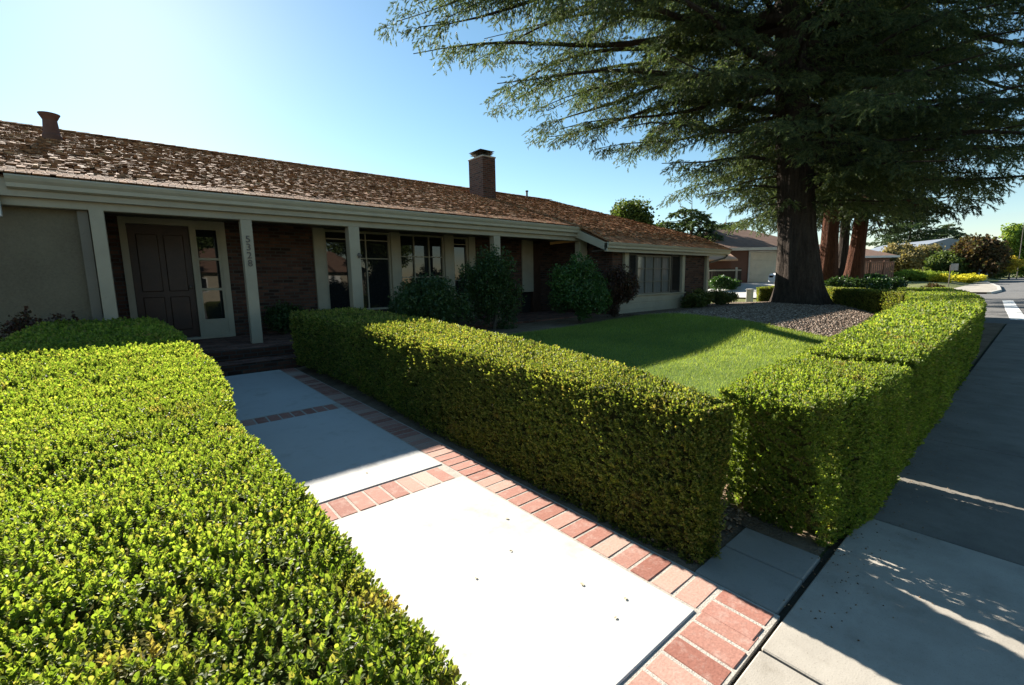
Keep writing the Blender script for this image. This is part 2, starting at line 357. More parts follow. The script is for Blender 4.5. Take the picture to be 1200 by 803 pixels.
def hedge(name, stations, label, cat='hedge', group=None, mat='box', rnd=.09, smin=1.0, kden=3900, seed=1, bare=.0, slant=.0, e0keep=1):
    """stations along the run: (x, y, nx, ny, half width, z0, z1), nx,ny = unit side vector.  A clipped, slightly bulging hedge"""
    root = empty(name, (stations[0][0], stations[0][1], T(stations[0][0], stations[0][1])), label=label, cat=cat, group=group)
    o0 = np.array(root.location)
    S = np.array(stations, float); n = len(S)
    seg = np.linalg.norm(np.diff(S[:, :2], axis=0), axis=1); cum = np.r_[0, np.cumsum(seg)]; Ltot = cum[-1]
    def st(u): return np.stack([np.interp(u, cum, S[:, i]) for i in range(7)], 1)
    # core
    cs = MB(); q = 24
    us = np.linspace(.10+slant, Ltot-.10, q); st_ = st(us)
    for k in range(q-1):
        pass
    vs = []; fs = []
    prof = [(-.80, 0), (-.86, .35), (-.88, .8), (-.72, .93), (0, .955), (.72, .93), (.88, .8), (.86, .35), (.80, 0)]
    for row in st_:
        x, y, nx, ny, hw, z0, z1 = row
        for a, b in prof:
            ww = max(.03, hw-.075)/.88
            vs.append((x+nx*a*ww-o0[0], y+ny*a*ww-o0[1], z0+b*(z1-z0)-.012-o0[2]))
    P = len(prof)
    for k in range(q-1):
        for i in range(P-1): fs.append((k*P+i, k*P+i+1, (k+1)*P+i+1, (k+1)*P+i))
    fs.append(tuple(range(P))); fs.append(tuple((q-1)*P+i for i in range(P-1, -1, -1)))
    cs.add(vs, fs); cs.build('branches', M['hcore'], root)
    # surface samples: u along, face choice
    hwm, hm = S[:, 4].mean(), (S[:, 6]-S[:, 5]).mean()
    faces = [('top', Ltot*2*hwm), ('L', Ltot*hm), ('R', Ltot*hm), ('e0', 2*hwm*hm), ('e1', 2*hwm*hm)]
    allp = []; alln = []
    dmin_tab = []
    for fn, area in faces:
        N = int(area*kden/(smin**2)*1.0)+10
        a = rng.random(N); b = rng.random(N)
        if fn == 'top':
            u = a*Ltot; r = st(u); s = b*2-1; x = r[:, 0]+r[:, 2]*s*r[:, 4]; y = r[:, 1]+r[:, 3]*s*r[:, 4]; z = r[:, 6].copy(); nn = np.tile([0, 0, 1.], (N, 1))
            edge = np.minimum(1-np.abs(s), 1)*r[:, 4]; eu = np.minimum(u, Ltot-u); e = np.minimum(edge, eu)
            k = np.clip(1-e/rnd, 0, 1); z -= k**2*rnd*.55
            side = np.stack([r[:, 2], r[:, 3], 0*s], 1)*np.sign(s)[:, None]
            nn = nn + side*(np.clip(1-edge/rnd, 0, 1)[:, None])*.8
        else:
            if fn in 'LR':
                sg = -1 if fn == 'L' else 1
                u = a*Ltot; r = st(u); h = b; inset = np.clip(1-(1-h)*(r[:, 6]-r[:, 5])/rnd, 0, 1)**2*rnd*.4 + (1-h)**2*.03
                hw = r[:, 4]-inset
                x = r[:, 0]+r[:, 2]*sg*hw; y = r[:, 1]+r[:, 3]*sg*hw; z = r[:, 5]+h*(r[:, 6]-r[:, 5]); nn = np.stack([r[:, 2]*sg, r[:, 3]*sg, 0*h+.15], 1)
            else:
                uu = 0 if fn == 'e0' else Ltot; r = st(np.full(N, uu, float)); h = b; s = (a*2-1)*(1-(1-h)**2*.07/np.maximum(.1, r[:, 4]))
                x = r[:, 0]+r[:, 2]*s*r[:, 4]; y = r[:, 1]+r[:, 3]*s*r[:, 4]; z = r[:, 5]+h*(r[:, 6]-r[:, 5])
                t = np.stack([-r[:, 3], r[:, 2]], 1)
                d01 = S[1, :2]-S[0, :2] if fn == 'e0' else S[-1, :2]-S[-2, :2]
                d01 = d01/np.linalg.norm(d01)*(-1 if fn == 'e0' else 1)
                ins = (1-h)*slant + (1-h)**2*.04 if fn == 'e0' else (1-h)**2*.06
                x += -d01[0]*ins; y += -d01[1]*ins
                nn = np.stack([np.full(N, d01[0]), np.full(N, d01[1]), 0*h+.1], 1)
        p = np.stack([x, y, z], 1)
        if fn in 'LR' and slant:
            kk = u > (1-h)*slant; p = p[kk]; nn = nn[kk]; h = h[kk]; N = len(p)
        if fn != 'top':
            keep = rng.random(N) < np.clip((h+.05)/.10, .4, 1)      # thin at the foot
            p = p[keep]; nn = nn[keep]
        if fn == 'e0' and e0keep < 1: kk = rng.random(len(p)) < e0keep; p = p[kk]; nn = nn[kk]
        allp.append(p); alln.append(nn)
    p = np.concatenate(allp); nn = unit(np.concatenate(alln))
    d = np.linalg.norm(p-CAMP, axis=1)
    s = np.clip(d/3.3, smin, 2.1)
    keep = rng.random(len(p)) < (smin/s)**2
    w1 = wob(p, .9, seed); w2 = wob(p, 4.5, seed+5)
    keep &= rng.random(len(p)) > bare*(w2 > .75)
    p, nn, s, w1, w2 = p[keep], nn[keep], s[keep], w1[keep], w2[keep]
    p = p + nn*(w1*.016 + w2*.010 - rng.random(len(p))**1.8*.036 + .006)[:, None]
    up = unit(nn*.75 + np.array([0, 0, .55]) + rng.normal(size=p.shape)*.32)
    p = p - up*(.03*s)[:, None] - o0
    near = s < 1.65
    rt = frames(up); sc_ = s*rng.uniform(.8, 1.2, len(s))
    if near.any(): emit(SPR_NEAR, p[near], rt[near], sc_[near], 'foliage', M[mat], root)
    if (~near).any(): emit(SPR_FAR, p[~near], rt[~near], sc_[~near], 'foliage', M[mat], root)
    return root

# generic leafy clump template for shrubs and broadleaf trees
def clump_tpl(nl, leaf, rad):
    V = []; F = []
    for i in range(nl):
        c = rng.normal(size=3)*rad*(.45 if nl > 5 else .18); d = unit(rng.normal(size=3)+np.array([0, 0, .3])); s = unit(np.cross(d, rng.normal(size=3)))
        nr = np.cross(s, d); tv = LEAF4[0]; l = leaf*rng.uniform(.7, 1.3)
        V.append(c + tv[:, :1]*s*l*1.4 + tv[:, 1:2]*d*l + tv[:, 2:]*nr*l); F += [[4*i, 4*i+1, 4*i+2], [4*i, 4*i+2, 4*i+3]]
    return np.concatenate(V), np.array(F)
def blob_points(N, c, r, shell=.35, seed=0, nlump=26, lump=.38):
    """points of an uneven crown: lumps spread through an ellipsoid, each denser near its own skin"""
    g = np.random.default_rng(seed); c = np.array(c, float); r = np.array(r, float)
    dirs = unit(g.normal(size=(nlump, 3))); dirs[:, 2] = np.abs(dirs[:, 2])*np.where(g.random(nlump) < .7, 1, -1)
    cen = dirs*(g.uniform(.15, .78, nlump)**.7)[:, None]; lr = g.uniform(.6, 1.1, nlump)*lump
    k = g.integers(0, nlump, N); dd = unit(g.normal(size=(N, 3))); rr = (1-g.random(N)**1.8*.7)
    q = cen[k] + dd*(rr*lr[k])[:, None]
    return c + q*r, dd
def shrub(name, loc, r, mat, label, cat='shrub', leaf=.05, n=1500, group=None, seed=0, stems=5, nlump=22, lump=.42, flowers=None, barkm='greybark'):
    loc = Vector(loc); root = empty(name, loc, label=label, cat=cat, group=group)
    p, dd = blob_points(n, (0, 0, r[2]*.95), r, seed=seed, nlump=nlump, lump=lump)
    p[:, 2] = np.maximum(p[:, 2], .03)
    tp = [clump_tpl(6, leaf, leaf*1.6) for _ in range(6)]
    emit(tp, p, frames(unit(dd+np.array([0, 0, .4]))), rng.uniform(.7, 1.25, n), 'foliage', M[mat], root)
    mb = MB(); g = random.Random(seed)
    for k in range(stems):
        a = g.uniform(0, 6.28); e = Vector((math.cos(a)*r[0]*.5, math.sin(a)*r[1]*.5, r[2]*1.25))
        mb.tube([(0, 0, -.05), e*.35+Vector((0, 0, .05)), e*.7, e], [max(.012, r[2]*.035), r[2]*.028, r[2]*.018, .004], 5)
    mb.build('stem', M[barkm], root)
    if flowers:
        fm, fn_, fs_ = flowers; g2 = rng.integers(0, len(p), fn_)
        for q_ in g2: emit([clump_tpl(5, fs_, fs_*.8)], p[q_:q_+1]+dd[q_:q_+1]*leaf, frames(dd[q_:q_+1]), np.ones(1), 'flower', M[fm], root)
    return root
def tree(name, loc, h, r, mat, label, leaf=.12, n=5000, trunk_r=.18, seed=0, crown_c=.66, nlump=40, lump=.3, cat='tree', group=None, barkm='greybark', lean=(0, 0)):
    loc = Vector(loc); root = empty(name, loc, label=label, cat=cat, group=group)
    cz = h*crown_c; rz = h-cz
    mb = MB(); g = random.Random(seed); base = Vector((0, 0, -.1)); top = Vector((lean[0], lean[1], cz*1.1))
    mb.tube([base, Vector((0, 0, .25)), top*.4, top*.75, top], [trunk_r*1.5, trunk_r*1.1, trunk_r*.9, trunk_r*.6, trunk_r*.2], 9, .05)
    for k in range(9):
        a = g.uniform(0, 6.28); st = top*g.uniform(.35, .8); e = Vector((math.cos(a)*r[0]*g.uniform(.4, .8), math.sin(a)*r[1]*g.uniform(.4, .8), cz+g.uniform(-.3, .6)*rz))
        mid = (st+e)/2+Vector((0, 0, rz*.1)); mb.tube([st, mid, e], [trunk_r*.4, trunk_r*.25, .02], 6)
    mb.build('trunk', M[barkm], root)
    p, dd = blob_points(n, (lean[0], lean[1], cz), (r[0], r[1], rz), seed=seed, nlump=nlump, lump=lump)
    tp = [clump_tpl(6, leaf, leaf*1.8) for _ in range(6)]
    emit(tp, p, frames(unit(dd+np.array([0, 0, .3]))), rng.uniform(.7, 1.3, n), 'crown', M[mat], root)
    return root

# conifer: limbs -> side branches -> hanging sprays
def spray_tpl(nn=9, L=.16, wd=.012, spread=.55):
    V = []; F = []
    for i in range(nn):
        t = i/nn; b = np.array([0, 0, L*t*.75]); a = i*2.4+rng.uniform(-.4, .4)
        d = unit(np.array([math.cos(a)*spread, math.sin(a)*spread, 1.0])); l = L*(.34+.12*rng.random())
        s = unit(np.cross(d, rng.normal(size=3)))*wd
        V += [b-s, b+s, b+d*l]; F.append([3*i, 3*i+1, 3*i+2])
    return np.array(V), np.array(F)
def conifer(name, loc, trunk_pts, trunk_rad, limbs, mat, bark, label, spray=.17, cat='tree', dens=1.0, droop=.55, wd=.012, group=None, sec_len=1.9, flat=.25, gap=0, nn=9):
    """limbs: list of (start height on trunk point, azimuth, length, rise, thickness)"""
    loc = Vector(loc); root = empty(name, loc, label=label, cat=cat, group=group)
    tp = [Vector(p) for p in trunk_pts]
    tk = MB().tube(tp, trunk_rad, 56, 0)
    zz0 = min(p.z for p in tp); n_ = 56
    for k in range(len(tp)):
        for i in range(n_):
            v = Vector(tk.v[k*n_+i]); c = tp[k]; a = 2*math.pi*i/n_; low = max(0, 1-(c.z-zz0)/1.4)
            f = 1+.035*math.sin(7*a+c.z*.5)+.028*math.sin(13*a+c.z*.9)+.02*math.sin(23*a-c.z*1.3)+low*(.10*math.sin(5*a+1)+.05*math.sin(9*a))
            tk.v[k*n_+i] = tuple(c+(v-c)*f)
    tk.build('trunk', M[bark], root, smooth=True)
    zs = [p.z for p in tp]
    def tr(z): return Vector((np.interp(z, zs, [p.x for p in tp]), np.interp(z, zs, [p.y for p in tp]), z))
    lm = MB(); P = []; D = []
    for (z, az, L, rise, th) in limbs:
        s = tr(z); h = Vector((math.cos(az), math.sin(az), 0)); side = Vector((-h.y, h.x, 0))
        n = max(6, int(L/.8)); pts = []; bend = random.uniform(-.2, .2); ph = random.uniform(0, 6.28)
        for k in range(n+1):
            t = k/n; pts.append(s + h*(L*t) + side*(bend*L*t*t + .035*L*math.sin(t*6+ph)) + Vector((0, 0, rise*L*(t-.55*t*t*t) - .07*L*t*t + .018*L*math.sin(t*8+ph*2))))
        lm.tube(pts, [max(.012, th*(1-k/n)**.8) for k in range(n+1)], 7, .06)
        A = np.array([list(p) for p in pts])
        ts = np.arange(.10 if L > 3 else .2, 1.0, .30/L/dens**.5)
        for j, t in enumerate(ts):
            p0 = np.array([np.interp(t, np.linspace(0, 1, n+1), A[:, c]) for c in range(3)])
            if math.sin(t*L*1.9+az*5+z*3) > 1-2*gap: continue
            sg = 1 if j % 2 else -1; ang = R(random.uniform(38, 72))*sg
            dh = np.array(h)*math.cos(ang) + np.array(side)*math.sin(ang)
            sl = sec_len*(1-.62*t)*random.uniform(.55, 1.15)*min(1, L/4)
            if t > .97: dh = np.array(h); 
            m_ = max(4, int(sl/.13*dens)); tt = np.linspace(.08, 1, m_)
            zz = -.22*sl*tt**2 + random.uniform(-.42, .30)*sl*tt
            B = p0 + dh*(sl*tt)[:, None] + np.array([0, 0, 1.])*zz[:, None]
            if sl > .9: lm.tube([p0, B[m_//2], B[-1]], [max(.008, th*.12), .008, .003], 3)
            # twigs off the side branch, falling away
            for sg2 in (-1, 1):
                perp = np.array([-dh[1], dh[0], 0])*sg2
                tl = rng.uniform(.14, .40, m_)*(1.1-.5*tt)*min(1.3, sec_len/1.9+.2)
                dr = unit(perp*1.0 + dh*.7 + np.array([0, 0, -1.])*rng.uniform(droop*.3, droop*2.0, m_)[:, None] + rng.normal(size=(m_, 3))*.18)
                for f in (.0, .5, 1.0):
                    P.append(B + dr*(tl*f)[:, None] + np.array([0, 0, -1])*(droop*.22*f*f*tl)[:, None]); D.append(unit(dr + np.array([0, 0, -1])*droop*.5*f))
    P = np.concatenate(P); D = np.concatenate(D); N = len(P)
    P += rng.normal(size=P.shape)*.03
    lm.build('limb', M[bark], root)
    tpl = [spray_tpl(nn, spray, wd) for _ in range(6)]
    emit(tpl, P, frames(D+rng.normal(size=P.shape)*.25), rng.uniform(.7, 1.35, N), 'crown', M[mat], root)
    print(name, 'sprays', N)
    return root

# ================================================================== SETTING
def struct(o): o['kind'] = 'structure'; return o
def sheet(name, rows, mat, dz, nx=24, kind='structure'):
    """rows: list of (y, x0, x1); follows the terrain dz above it"""
    V = []; F = []
    for y, x0, x1 in rows:
        for i in range(nx+1):
            x = x0+(x1-x0)*i/nx; V.append((x, y, T(x, y)+dz))
    for k in range(len(rows)-1):
        for i in range(nx):
            a = k*(nx+1)+i; F.append((a, a+1, a+nx+2, a+nx+1))
    return struct(npmesh(name, V, quads=F, mat=mat, smooth=True))
# ground to the horizon, one sheet
gx = np.unique(np.concatenate([np.linspace(-900, -40, 8), np.linspace(-40, -2, 12), np.linspace(-2, 24, 53), np.linspace(24, 110, 44), np.linspace(110, 1200, 12)]))
gy = np.unique(np.concatenate([np.linspace(-900, -30, 8), np.linspace(-30, -1, 12), np.linspace(-1, 12, 40), np.linspace(12, 60, 25), np.linspace(60, 1200, 12)]))
V = [(x, y, T(x, y)-.03) for y in gy for x in gx]; nx = len(gx)
F = [(j*nx+i, j*nx+i+1, (j+1)*nx+i+1, (j+1)*nx+i) for j in range(len(gy)-1) for i in range(nx-1)]
struct(npmesh('ground', V, quads=F, mat=M['drygrass'], smooth=True))

# sidewalk slabs with real joints
mb = MB(); mo = MB()
xs = [-9.6, -8.2, -6.8, -5.4, -4.0, -2.6, -1.2, .205, 1.61, 3.015]
for a, b in zip(xs[:-1], xs[1:]):
    for y0, y1 in ((-1.35, .545),): mb.box(a+.006, b-.006, y0, y1, -.08, .0)
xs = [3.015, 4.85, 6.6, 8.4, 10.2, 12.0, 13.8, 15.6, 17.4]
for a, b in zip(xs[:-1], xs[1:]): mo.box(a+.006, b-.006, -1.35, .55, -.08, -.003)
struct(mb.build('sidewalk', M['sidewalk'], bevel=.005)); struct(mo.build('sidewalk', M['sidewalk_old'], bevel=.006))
struct(MB().box(-9.6, 17.4, -1.36, .58, -.09, -.022).build('sidewalk_bed', M['gap']))
struct(MB().box(-30, 17.4, -1.52, -1.362, -.16, .0).build('kerb', M['curb'], bevel=.02))
# road: straight, then bending left in front of the sidewalk's end
def strip(name, pts, mat, dz=0, kind='structure'):
    V = []; F = []
    for (x0, y0), (x1, y1) in pts:
        for k in range(9):
            t = k/8; x = x0+(x1-x0)*t; y = y0+(y1-y0)*t; V.append((x, y, dz+.35*sstep(42, 85, x)))
    for j in range(len(pts)-1):
        for k in range(8): F.append((j*9+k, j*9+k+1, (j+1)*9+k+1, (j+1)*9+k))
    return struct(npmesh(name, V, quads=F, mat=mat))
struct(strip('road', [((-40, -12), (-40, -1.5)), ((17.42, -12), (17.42, -1.5)), ((17.43, -12), (17.43, 2.2)), ((30, -12), (30, 3.3)), ((40, -11), (40, 5)), ((40.5, -11), (40.5, 2.1)), ((46, -10), (46, 1.9)), ((55, -9), (55, 2.4)),
    ((64, -8), (64, 3.4)), ((80, -4), (80, 5.0)), ((110, 2), (110, 9.5)), ((160, 16), (160, 24))], M['asphalt'], -.012))
strip('road_marking', [((18.9, .22), (18.9, .55)), ((24, .5), (24, .85)), ((31.5, .9), (31.5, 1.25))], M['line'], -.006)
sw = strip('sidewalk', [((40.6, 2.3), (40.6, 5.5)), ((46, 2.1), (46, 4.7)), ((55, 2.6), (55, 5.4)), ((64, 3.6), (64, 6.2)), ((80, 5.2), (80, 7.6)), ((110, 9.7), (110, 12))], M['sidewalk'], .10)
kb = MB()
kp = [(40.6, 2.2), (46, 2.0), (55, 2.5), (64, 3.5), (80, 5.1), (110, 9.6)]
for a, b in zip(kp[:-1], kp[1:]):
    za, zb = [.35*sstep(42, 85, q[0])+.11 for q in (a, b)]
    kb.add([(a[0], a[1]-.12, za-.2), (a[0], a[1]+.1, za-.2), (b[0], b[1]+.1, zb-.2), (b[0], b[1]-.12, zb-.2), (a[0], a[1]-.08, za), (a[0], a[1]+.1, za), (b[0], b[1]+.1, zb), (b[0], b[1]-.08, zb)],
           [(0,3,2,1),(4,5,6,7),(0,1,5,4),(1,2,6,5),(2,3,7,6),(3,0,4,7)])
struct(kb.build('kerb', M['curb']))

# walkway: pale concrete panels framed in brick
WX0, WX1 = .42, 1.61
pan = MB()
for y0, y1 in ((.795, 2.50), (2.775, 4.85), (5.11, 7.83)): pan.box(WX0, WX1, y0, y1, -.08, .004)
struct(pan.build('walkway', M['walk'], bevel=.004))
br = MB(); g = random.Random(3)
def brick(x0, x1, y0, y1, z=.0):
    j = lambda a: g.uniform(-a, a)
    c = ((x0+x1)/2+j(.001), (y0+y1)/2+j(.001), z-.03+j(.0015))
    Mx = Matrix.Rotation(j(.010), 3, 'Z') @ Matrix.Rotation(j(.008), 3, 'X') @ Matrix.Rotation(j(.008), 3, 'Y')
    br.obox(c, (x1-x0-.008, y1-y0-.008, .06), Mx)
y = .795
while y < 7.8:                                   # right-hand and left-hand borders
    brick(1.622, 1.832, y, y+.109); brick(.195, .408, y, y+.109); y += .1125
x = .20
while x < 1.60:                                  # soldier row at the sidewalk
    brick(x, x+.109, .565, .782); x += .1135
brick(1.622, 1.725, .572, .785); brick(1.733, 1.835, .572, .785)
for ya, yb in ((2.512, 2.763), (4.862, 5.098)):
    x = WX0+.004
    while x < WX1-.06:
        brick(x, x+.109, ya, yb); x += .1145
struct(br.build('brick_border', M['paver'], bevel=.004))
struct(MB().box(.19, 1.84, .56, 7.84, -.09, -.003).build('brick_border_bed', M['sandjoint']))
# little slab beside the walk, behind the sidewalk edge
pd = MB(); pd.box(1.85, 2.15, .575, .925, -.06, -.001); pd.box(2.155, 2.40, .575, .925, -.06, .001)
struct(pd.build('paving_slab', M['pad'], bevel=.006))
# beds, lawn, gravel
sheet('soil_bed', [(y, 1.84, 3.2) for y in np.linspace(.93, 8.2, 20)], M['soil'], -.012, 14)
sheet('soil_bed', [(y, 2.405, 17.4) for y in np.linspace(.585, 1.75, 8)], M['soil'], -.006, 60)
sheet('soil_bed', [(y, -14, .19) for y in np.linspace(-.4, 9.0, 20)], M['soil'], -.012, 20)
sheet('soil_bed', [(y, 3.2, 10.4) for y in np.linspace(6.7, 8.24, 6)], M['soil'], .004, 20)
def lawn_right(y): return 10.2 + .9*((3.9-y)/2.4)**2*(1 if y < 3.9 else .15)
LY = np.linspace(1.2, 6.75, 26)
sheet('lawn', [(y, 2.6, lawn_right(y)) for y in LY], M['lawn'], .0, 40)
sheet('gravel_bed', [(y, lawn_right(y)-.02, 17.8+.4*math.sin(y)) for y in LY]+[(6.76, 10.4, 18), (8.3, 10.45, 18.2)], M['mulch'], .004, 50)

# porch and steps, brick
for nm, b in (('step', (-.5, 2.6, 7.86, 8.25, -.05, .172)), ('porch', (-.5, 10.42, 8.25, 10.6, -.05, .35))):
    st_ = MB().box(*b).build(nm, bricksmat('porch_brick', axis='XY', bw=.21, bh=.105, mortar=(.12,.105,.09), cols=((.07,.035,.027),(.15,.07,.05),(.24,.13,.10),(.11,.05,.04))), bevel=.008)
    struct(st_)
dt = MB()
for b in ((-.5, 2.6, 7.846, 7.862, -.02, .165), (-.5, 2.6, 8.236, 8.252, .18, .343)): dt.box(*b)
struct(dt.build('step_riser', M['brickXZ']))

# ================================================================== HEDGES
def run(pts, hws, z1s, side=None, foot=0):
    out = []
    for i, (x, y) in enumerate(pts):
        a = Vector(pts[max(0, i-1)]); b = Vector(pts[min(len(pts)-1, i+1)]); d = (b-a).normalized()
        out.append((x, y, d.y, -d.x, hws[i], T(x, y)-.02, z1s[i]))
    return out
# left hedge: x from about -1.1 to .33, widest near the camera
ys = [.36, .65, 1.0, 2.2, 3.6, 5.0, 6.2, 7.7]
hedge('boxwood_hedge', run([((-1.25+.33)/2-.0, y) if y < 3 else ((-.98+.31-.06*(y-5.))/2, y) for y in ys], [.79, .79, .79, .73, .66, .64, .62, .56], [.765, .77, .775, .80, .84, .88, .91, .94]),
      'wide flat-topped hedge filling the lower left, left of the white walkway', seed=3, bare=.5, smin=.78)
# middle hedge between walk and lawn
my = [.90, 1.18, 1.6, 2.4, 3.6, 4.8, 6.2, 7.7]
mf = [1.86, 1.85, 1.855, 1.86, 1.86, 1.87, 1.86, 1.80]; mbk = [2.06, 2.20, 2.36, 2.62, 2.74, 2.8, 2.84, 2.8]
hedge('boxwood_hedge', run([((a+b)/2, y) for a, b, y in zip(mf, mbk, my)], [(b-a)/2 for a, b in zip(mf, mbk)], [.765, .775, .785, .80, .84, .88, .91, .93]),
      'long clipped hedge between the brick-edged walkway and the lawn', mat='boxR', seed=11)
# right hedges along the sidewalk
hedge('boxwood_hedge', run([(2.31, .86), (2.8, .81), (3.3, .81), (3.74, .82)], [.22, .31, .33, .33], [.76, .775, .78, .765]),
      'short hedge block at the corner of the sidewalk, dark end facing the walkway', mat='box', seed=21, slant=.20, e0keep=.55)
rx = [3.83, 5.0, 6.5, 8.5, 10.5, 12.5, 14.5, 17.0, 19.5]
rc = [.82, .86, .92, 1.02, 1.12, 1.28, 1.55, 2.0, 2.55]
hedge('boxwood_hedge', run(list(zip(rx, rc)), [.33, .36, .40, .46, .50, .54, .58, .6, .62], [.79, .79, .80, .81, .82, .83, .84, .85, .86]),
      'long hedge following the sidewalk into the distance towards the road', seed=31)
hedge('boxwood_hedge', run([(15.95, 2.25), (17.1, 3.6), (18.9, 5.4)], [.32, .32, .32], [.84, .87, .92]),
      'low hedge running across the yard, right of the big trunk', mat='boxR', seed=41)
_a, _b = at(889, 17.9), at(915, 17.6)
hedge('boxwood_hedge', run([(_a.x, _a.y), (_b.x, _b.y)], [.3, .3], [_a.z+.52, _b.z+.54]),
      'small piece of hedge left of the big trunk, before the driveway', mat='boxR', seed=43)

# ================================================================== HOUSE
H = empty('ranch_house', (0, 10.5, 0), label='single-storey ranch house with cedar shake roof, brick and cream posts', cat='house')
def hb(mb_, name, mat, bevel=0, parent=None):
    """build in world coordinates under the house"""
    o = mb_.build(name, M[mat] if isinstance(mat, str) else mat, None, bevel)
    me = o.data; me.transform(Matrix.Translation((0, -10.5, 0))); o.parent = H
    if parent is not None: o.parent = parent
    return o
SL = .33; EY, EZ = 8.66, 2.83; RY = 15.4; RZ = EZ+SL*(RY-EY)
WEY = 7.62; SLW = .47; WEZ = EZ-SLW*(EY-WEY); WX0_, WX1_ = 9.72, 16.9
# walls
hb(MB().box(-9, -.5, 9.0, 20, -.1, 2.60), 'wall', 'stucco')
hb(MB().box(-.498, 10.44, 10.62, 20, -.1, 2.6), 'wall', 'inner')
wb = MB()
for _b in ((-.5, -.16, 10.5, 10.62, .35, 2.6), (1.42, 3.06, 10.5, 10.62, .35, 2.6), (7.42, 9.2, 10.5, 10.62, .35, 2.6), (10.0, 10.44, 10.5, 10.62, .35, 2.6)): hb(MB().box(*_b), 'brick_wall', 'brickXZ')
#(-.5, -.16, 10.5, 10.62, .35, 2.6); wb.box(1.42, 3.06, 10.5, 10.62, .35, 2.6); wb.box(7.42, 9.2, 10.5, 10.62, .35, 2.6); wb.box(10.0, 10.44, 10.5, 10.62, .35, 2.6)
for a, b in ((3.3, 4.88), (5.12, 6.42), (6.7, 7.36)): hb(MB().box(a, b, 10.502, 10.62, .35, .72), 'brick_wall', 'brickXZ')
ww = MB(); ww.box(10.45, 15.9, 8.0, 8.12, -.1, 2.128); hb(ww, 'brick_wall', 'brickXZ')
hb(MB().box(10.44, 10.56, 8.12, 10.6, -.1, 2.5), 'brick_wall', 'brickYZ'); hb(MB().box(15.78, 15.9, 8.12, 18, -.1, 2.3), 'brick_wall', 'brickYZ')
hb(MB().box(10.44, 15.9, 17.9, 18.0, -.1, 4.0), 'wall', 'stucco')
# soffit / ceiling of the porch
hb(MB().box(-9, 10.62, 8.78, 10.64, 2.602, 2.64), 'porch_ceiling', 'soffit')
hb(MB().box(9.9, 16.7, 7.72, 8.3, 2.13, 2.15), 'wing_soffit', 'soffit')
# roof deck
def rz(y): return EZ+(SL if y > EY else SLW)*(y-EY)
dk = MB()
dk.add([(-9, EY, EZ-.03), (WX0_, EY, EZ-.03), (15.3, RY, RZ-.03), (-9, RY, RZ-.03), (-9, 22, EZ-.1), (16.9, 22, EZ-.1)],
       [(0, 1, 2, 3), (3, 2, 5, 4)])
xk = WX1_+(15.3-WX1_)*(EY-WEY)/(RY-WEY)
dk.add([(WX0_, EY+.0, EZ-.03), (WX0_, WEY, WEZ-.03), (WX1_, WEY, WEZ-.03), (xk, EY, EZ-.03)], [(0, 1, 2, 3)])
dk.add([(WX0_, EY, EZ-.03), (xk, EY, EZ-.03), (15.3, RY, RZ-.03)], [(0, 1, 2)])
dk.add([(WX1_, WEY, WEZ-.03), (16.9, 22, EZ-.1), (15.3, RY, RZ-.03), (xk, EY, EZ-.03)], [(0, 1, 2, 3)])
roof = hb(dk, 'roof', 'shake')
# shakes
g = random.Random(5); sk = MB(); Md = Matrix.Rotation(math.atan(SL), 3, 'X')
EXPO = .105; row = 0; y = WEY-.06
cs, sn = math.cos(math.atan(SL)), math.sin(math.atan(SL))
while y < RY:
    t = (y-WEY)/(RY-WEY); xr = WX1_+.08+(15.3-WX1_)*max(0, t); x = -9.0 if y > EY-.1 else WX0_-.03
    x += g.uniform(0, .1)
    while x < xr:
        wdt = g.uniform(.04, .11)
        if x+wdt > xr: wdt = max(.04, xr-x)
        th = g.uniform(.010, .034); th = th if y > EY+.3 else .018; ln = .20; lift = g.uniform(.03, .12)+(g.uniform(0, .22) if g.random() < .36 else 0); yy = y+g.uniform(-.028, .022)
        if y < EY+.42 and x < 9.8 or y < WEY+.42: lift = min(lift, .045); curl_ok = 0
        else: curl_ok = 1
        cy_ = yy+.1
        if not curl_ok: yy = y; cy_ = yy+.1
        curl = curl_ok*g.uniform(-.08, .16) if g.random() < .35 else curl_ok*g.uniform(-.02, .05)
        Mr = Matrix.Rotation(math.atan(SL if cy_ > EY else SLW)-lift-curl*.5, 3, 'X') @ Matrix.Rotation(g.uniform(-.10, .10)*(curl_ok or .3), 3, 'Y') @ Matrix.Rotation(g.uniform(-.07, .07)*(curl_ok or .5), 3, 'Z')
        cy = yy+ln/2*cs
        if g.random() > .012:
            sk.obox((x+wdt/2, cy, rz(cy)+.018+th/2+max(0, curl)*.04), (wdt-g.uniform(.004, .014), ln, th), Mr)
        x += wdt
    y += EXPO*cs*g.uniform(.93, 1.05); row += 1
# ridge caps
x = -9
while x < 15.2:
    sk.obox((x+.15, RY-.07, RZ+.045+g.uniform(0, .012)), (.33, .2, .022), Matrix.Rotation(math.atan(SL)-.05, 3, 'X')@Matrix.Rotation(-.05, 3, 'Y'))
    sk.obox((x+.15, RY+.09, RZ+.045), (.33, .2, .022), Matrix.Rotation(-math.atan(SL), 3, 'X')@Matrix.Rotation(-.05, 3, 'Y')); x += .24
# hip caps
for k in range(34):
    t = k/34; p = Vector((WX1_, WEY, WEZ)).lerp(Vector((15.3, RY, RZ)), t); p.z = rz(p.y)
    sk.obox((p.x+.02, p.y+.1, p.z+.05), (.22, .3, .022), Matrix.Rotation(math.atan(SL)-.06, 3, 'X')@Matrix.Rotation(.25, 3, 'Y'))
hb(sk, 'roof_shakes', 'shake')
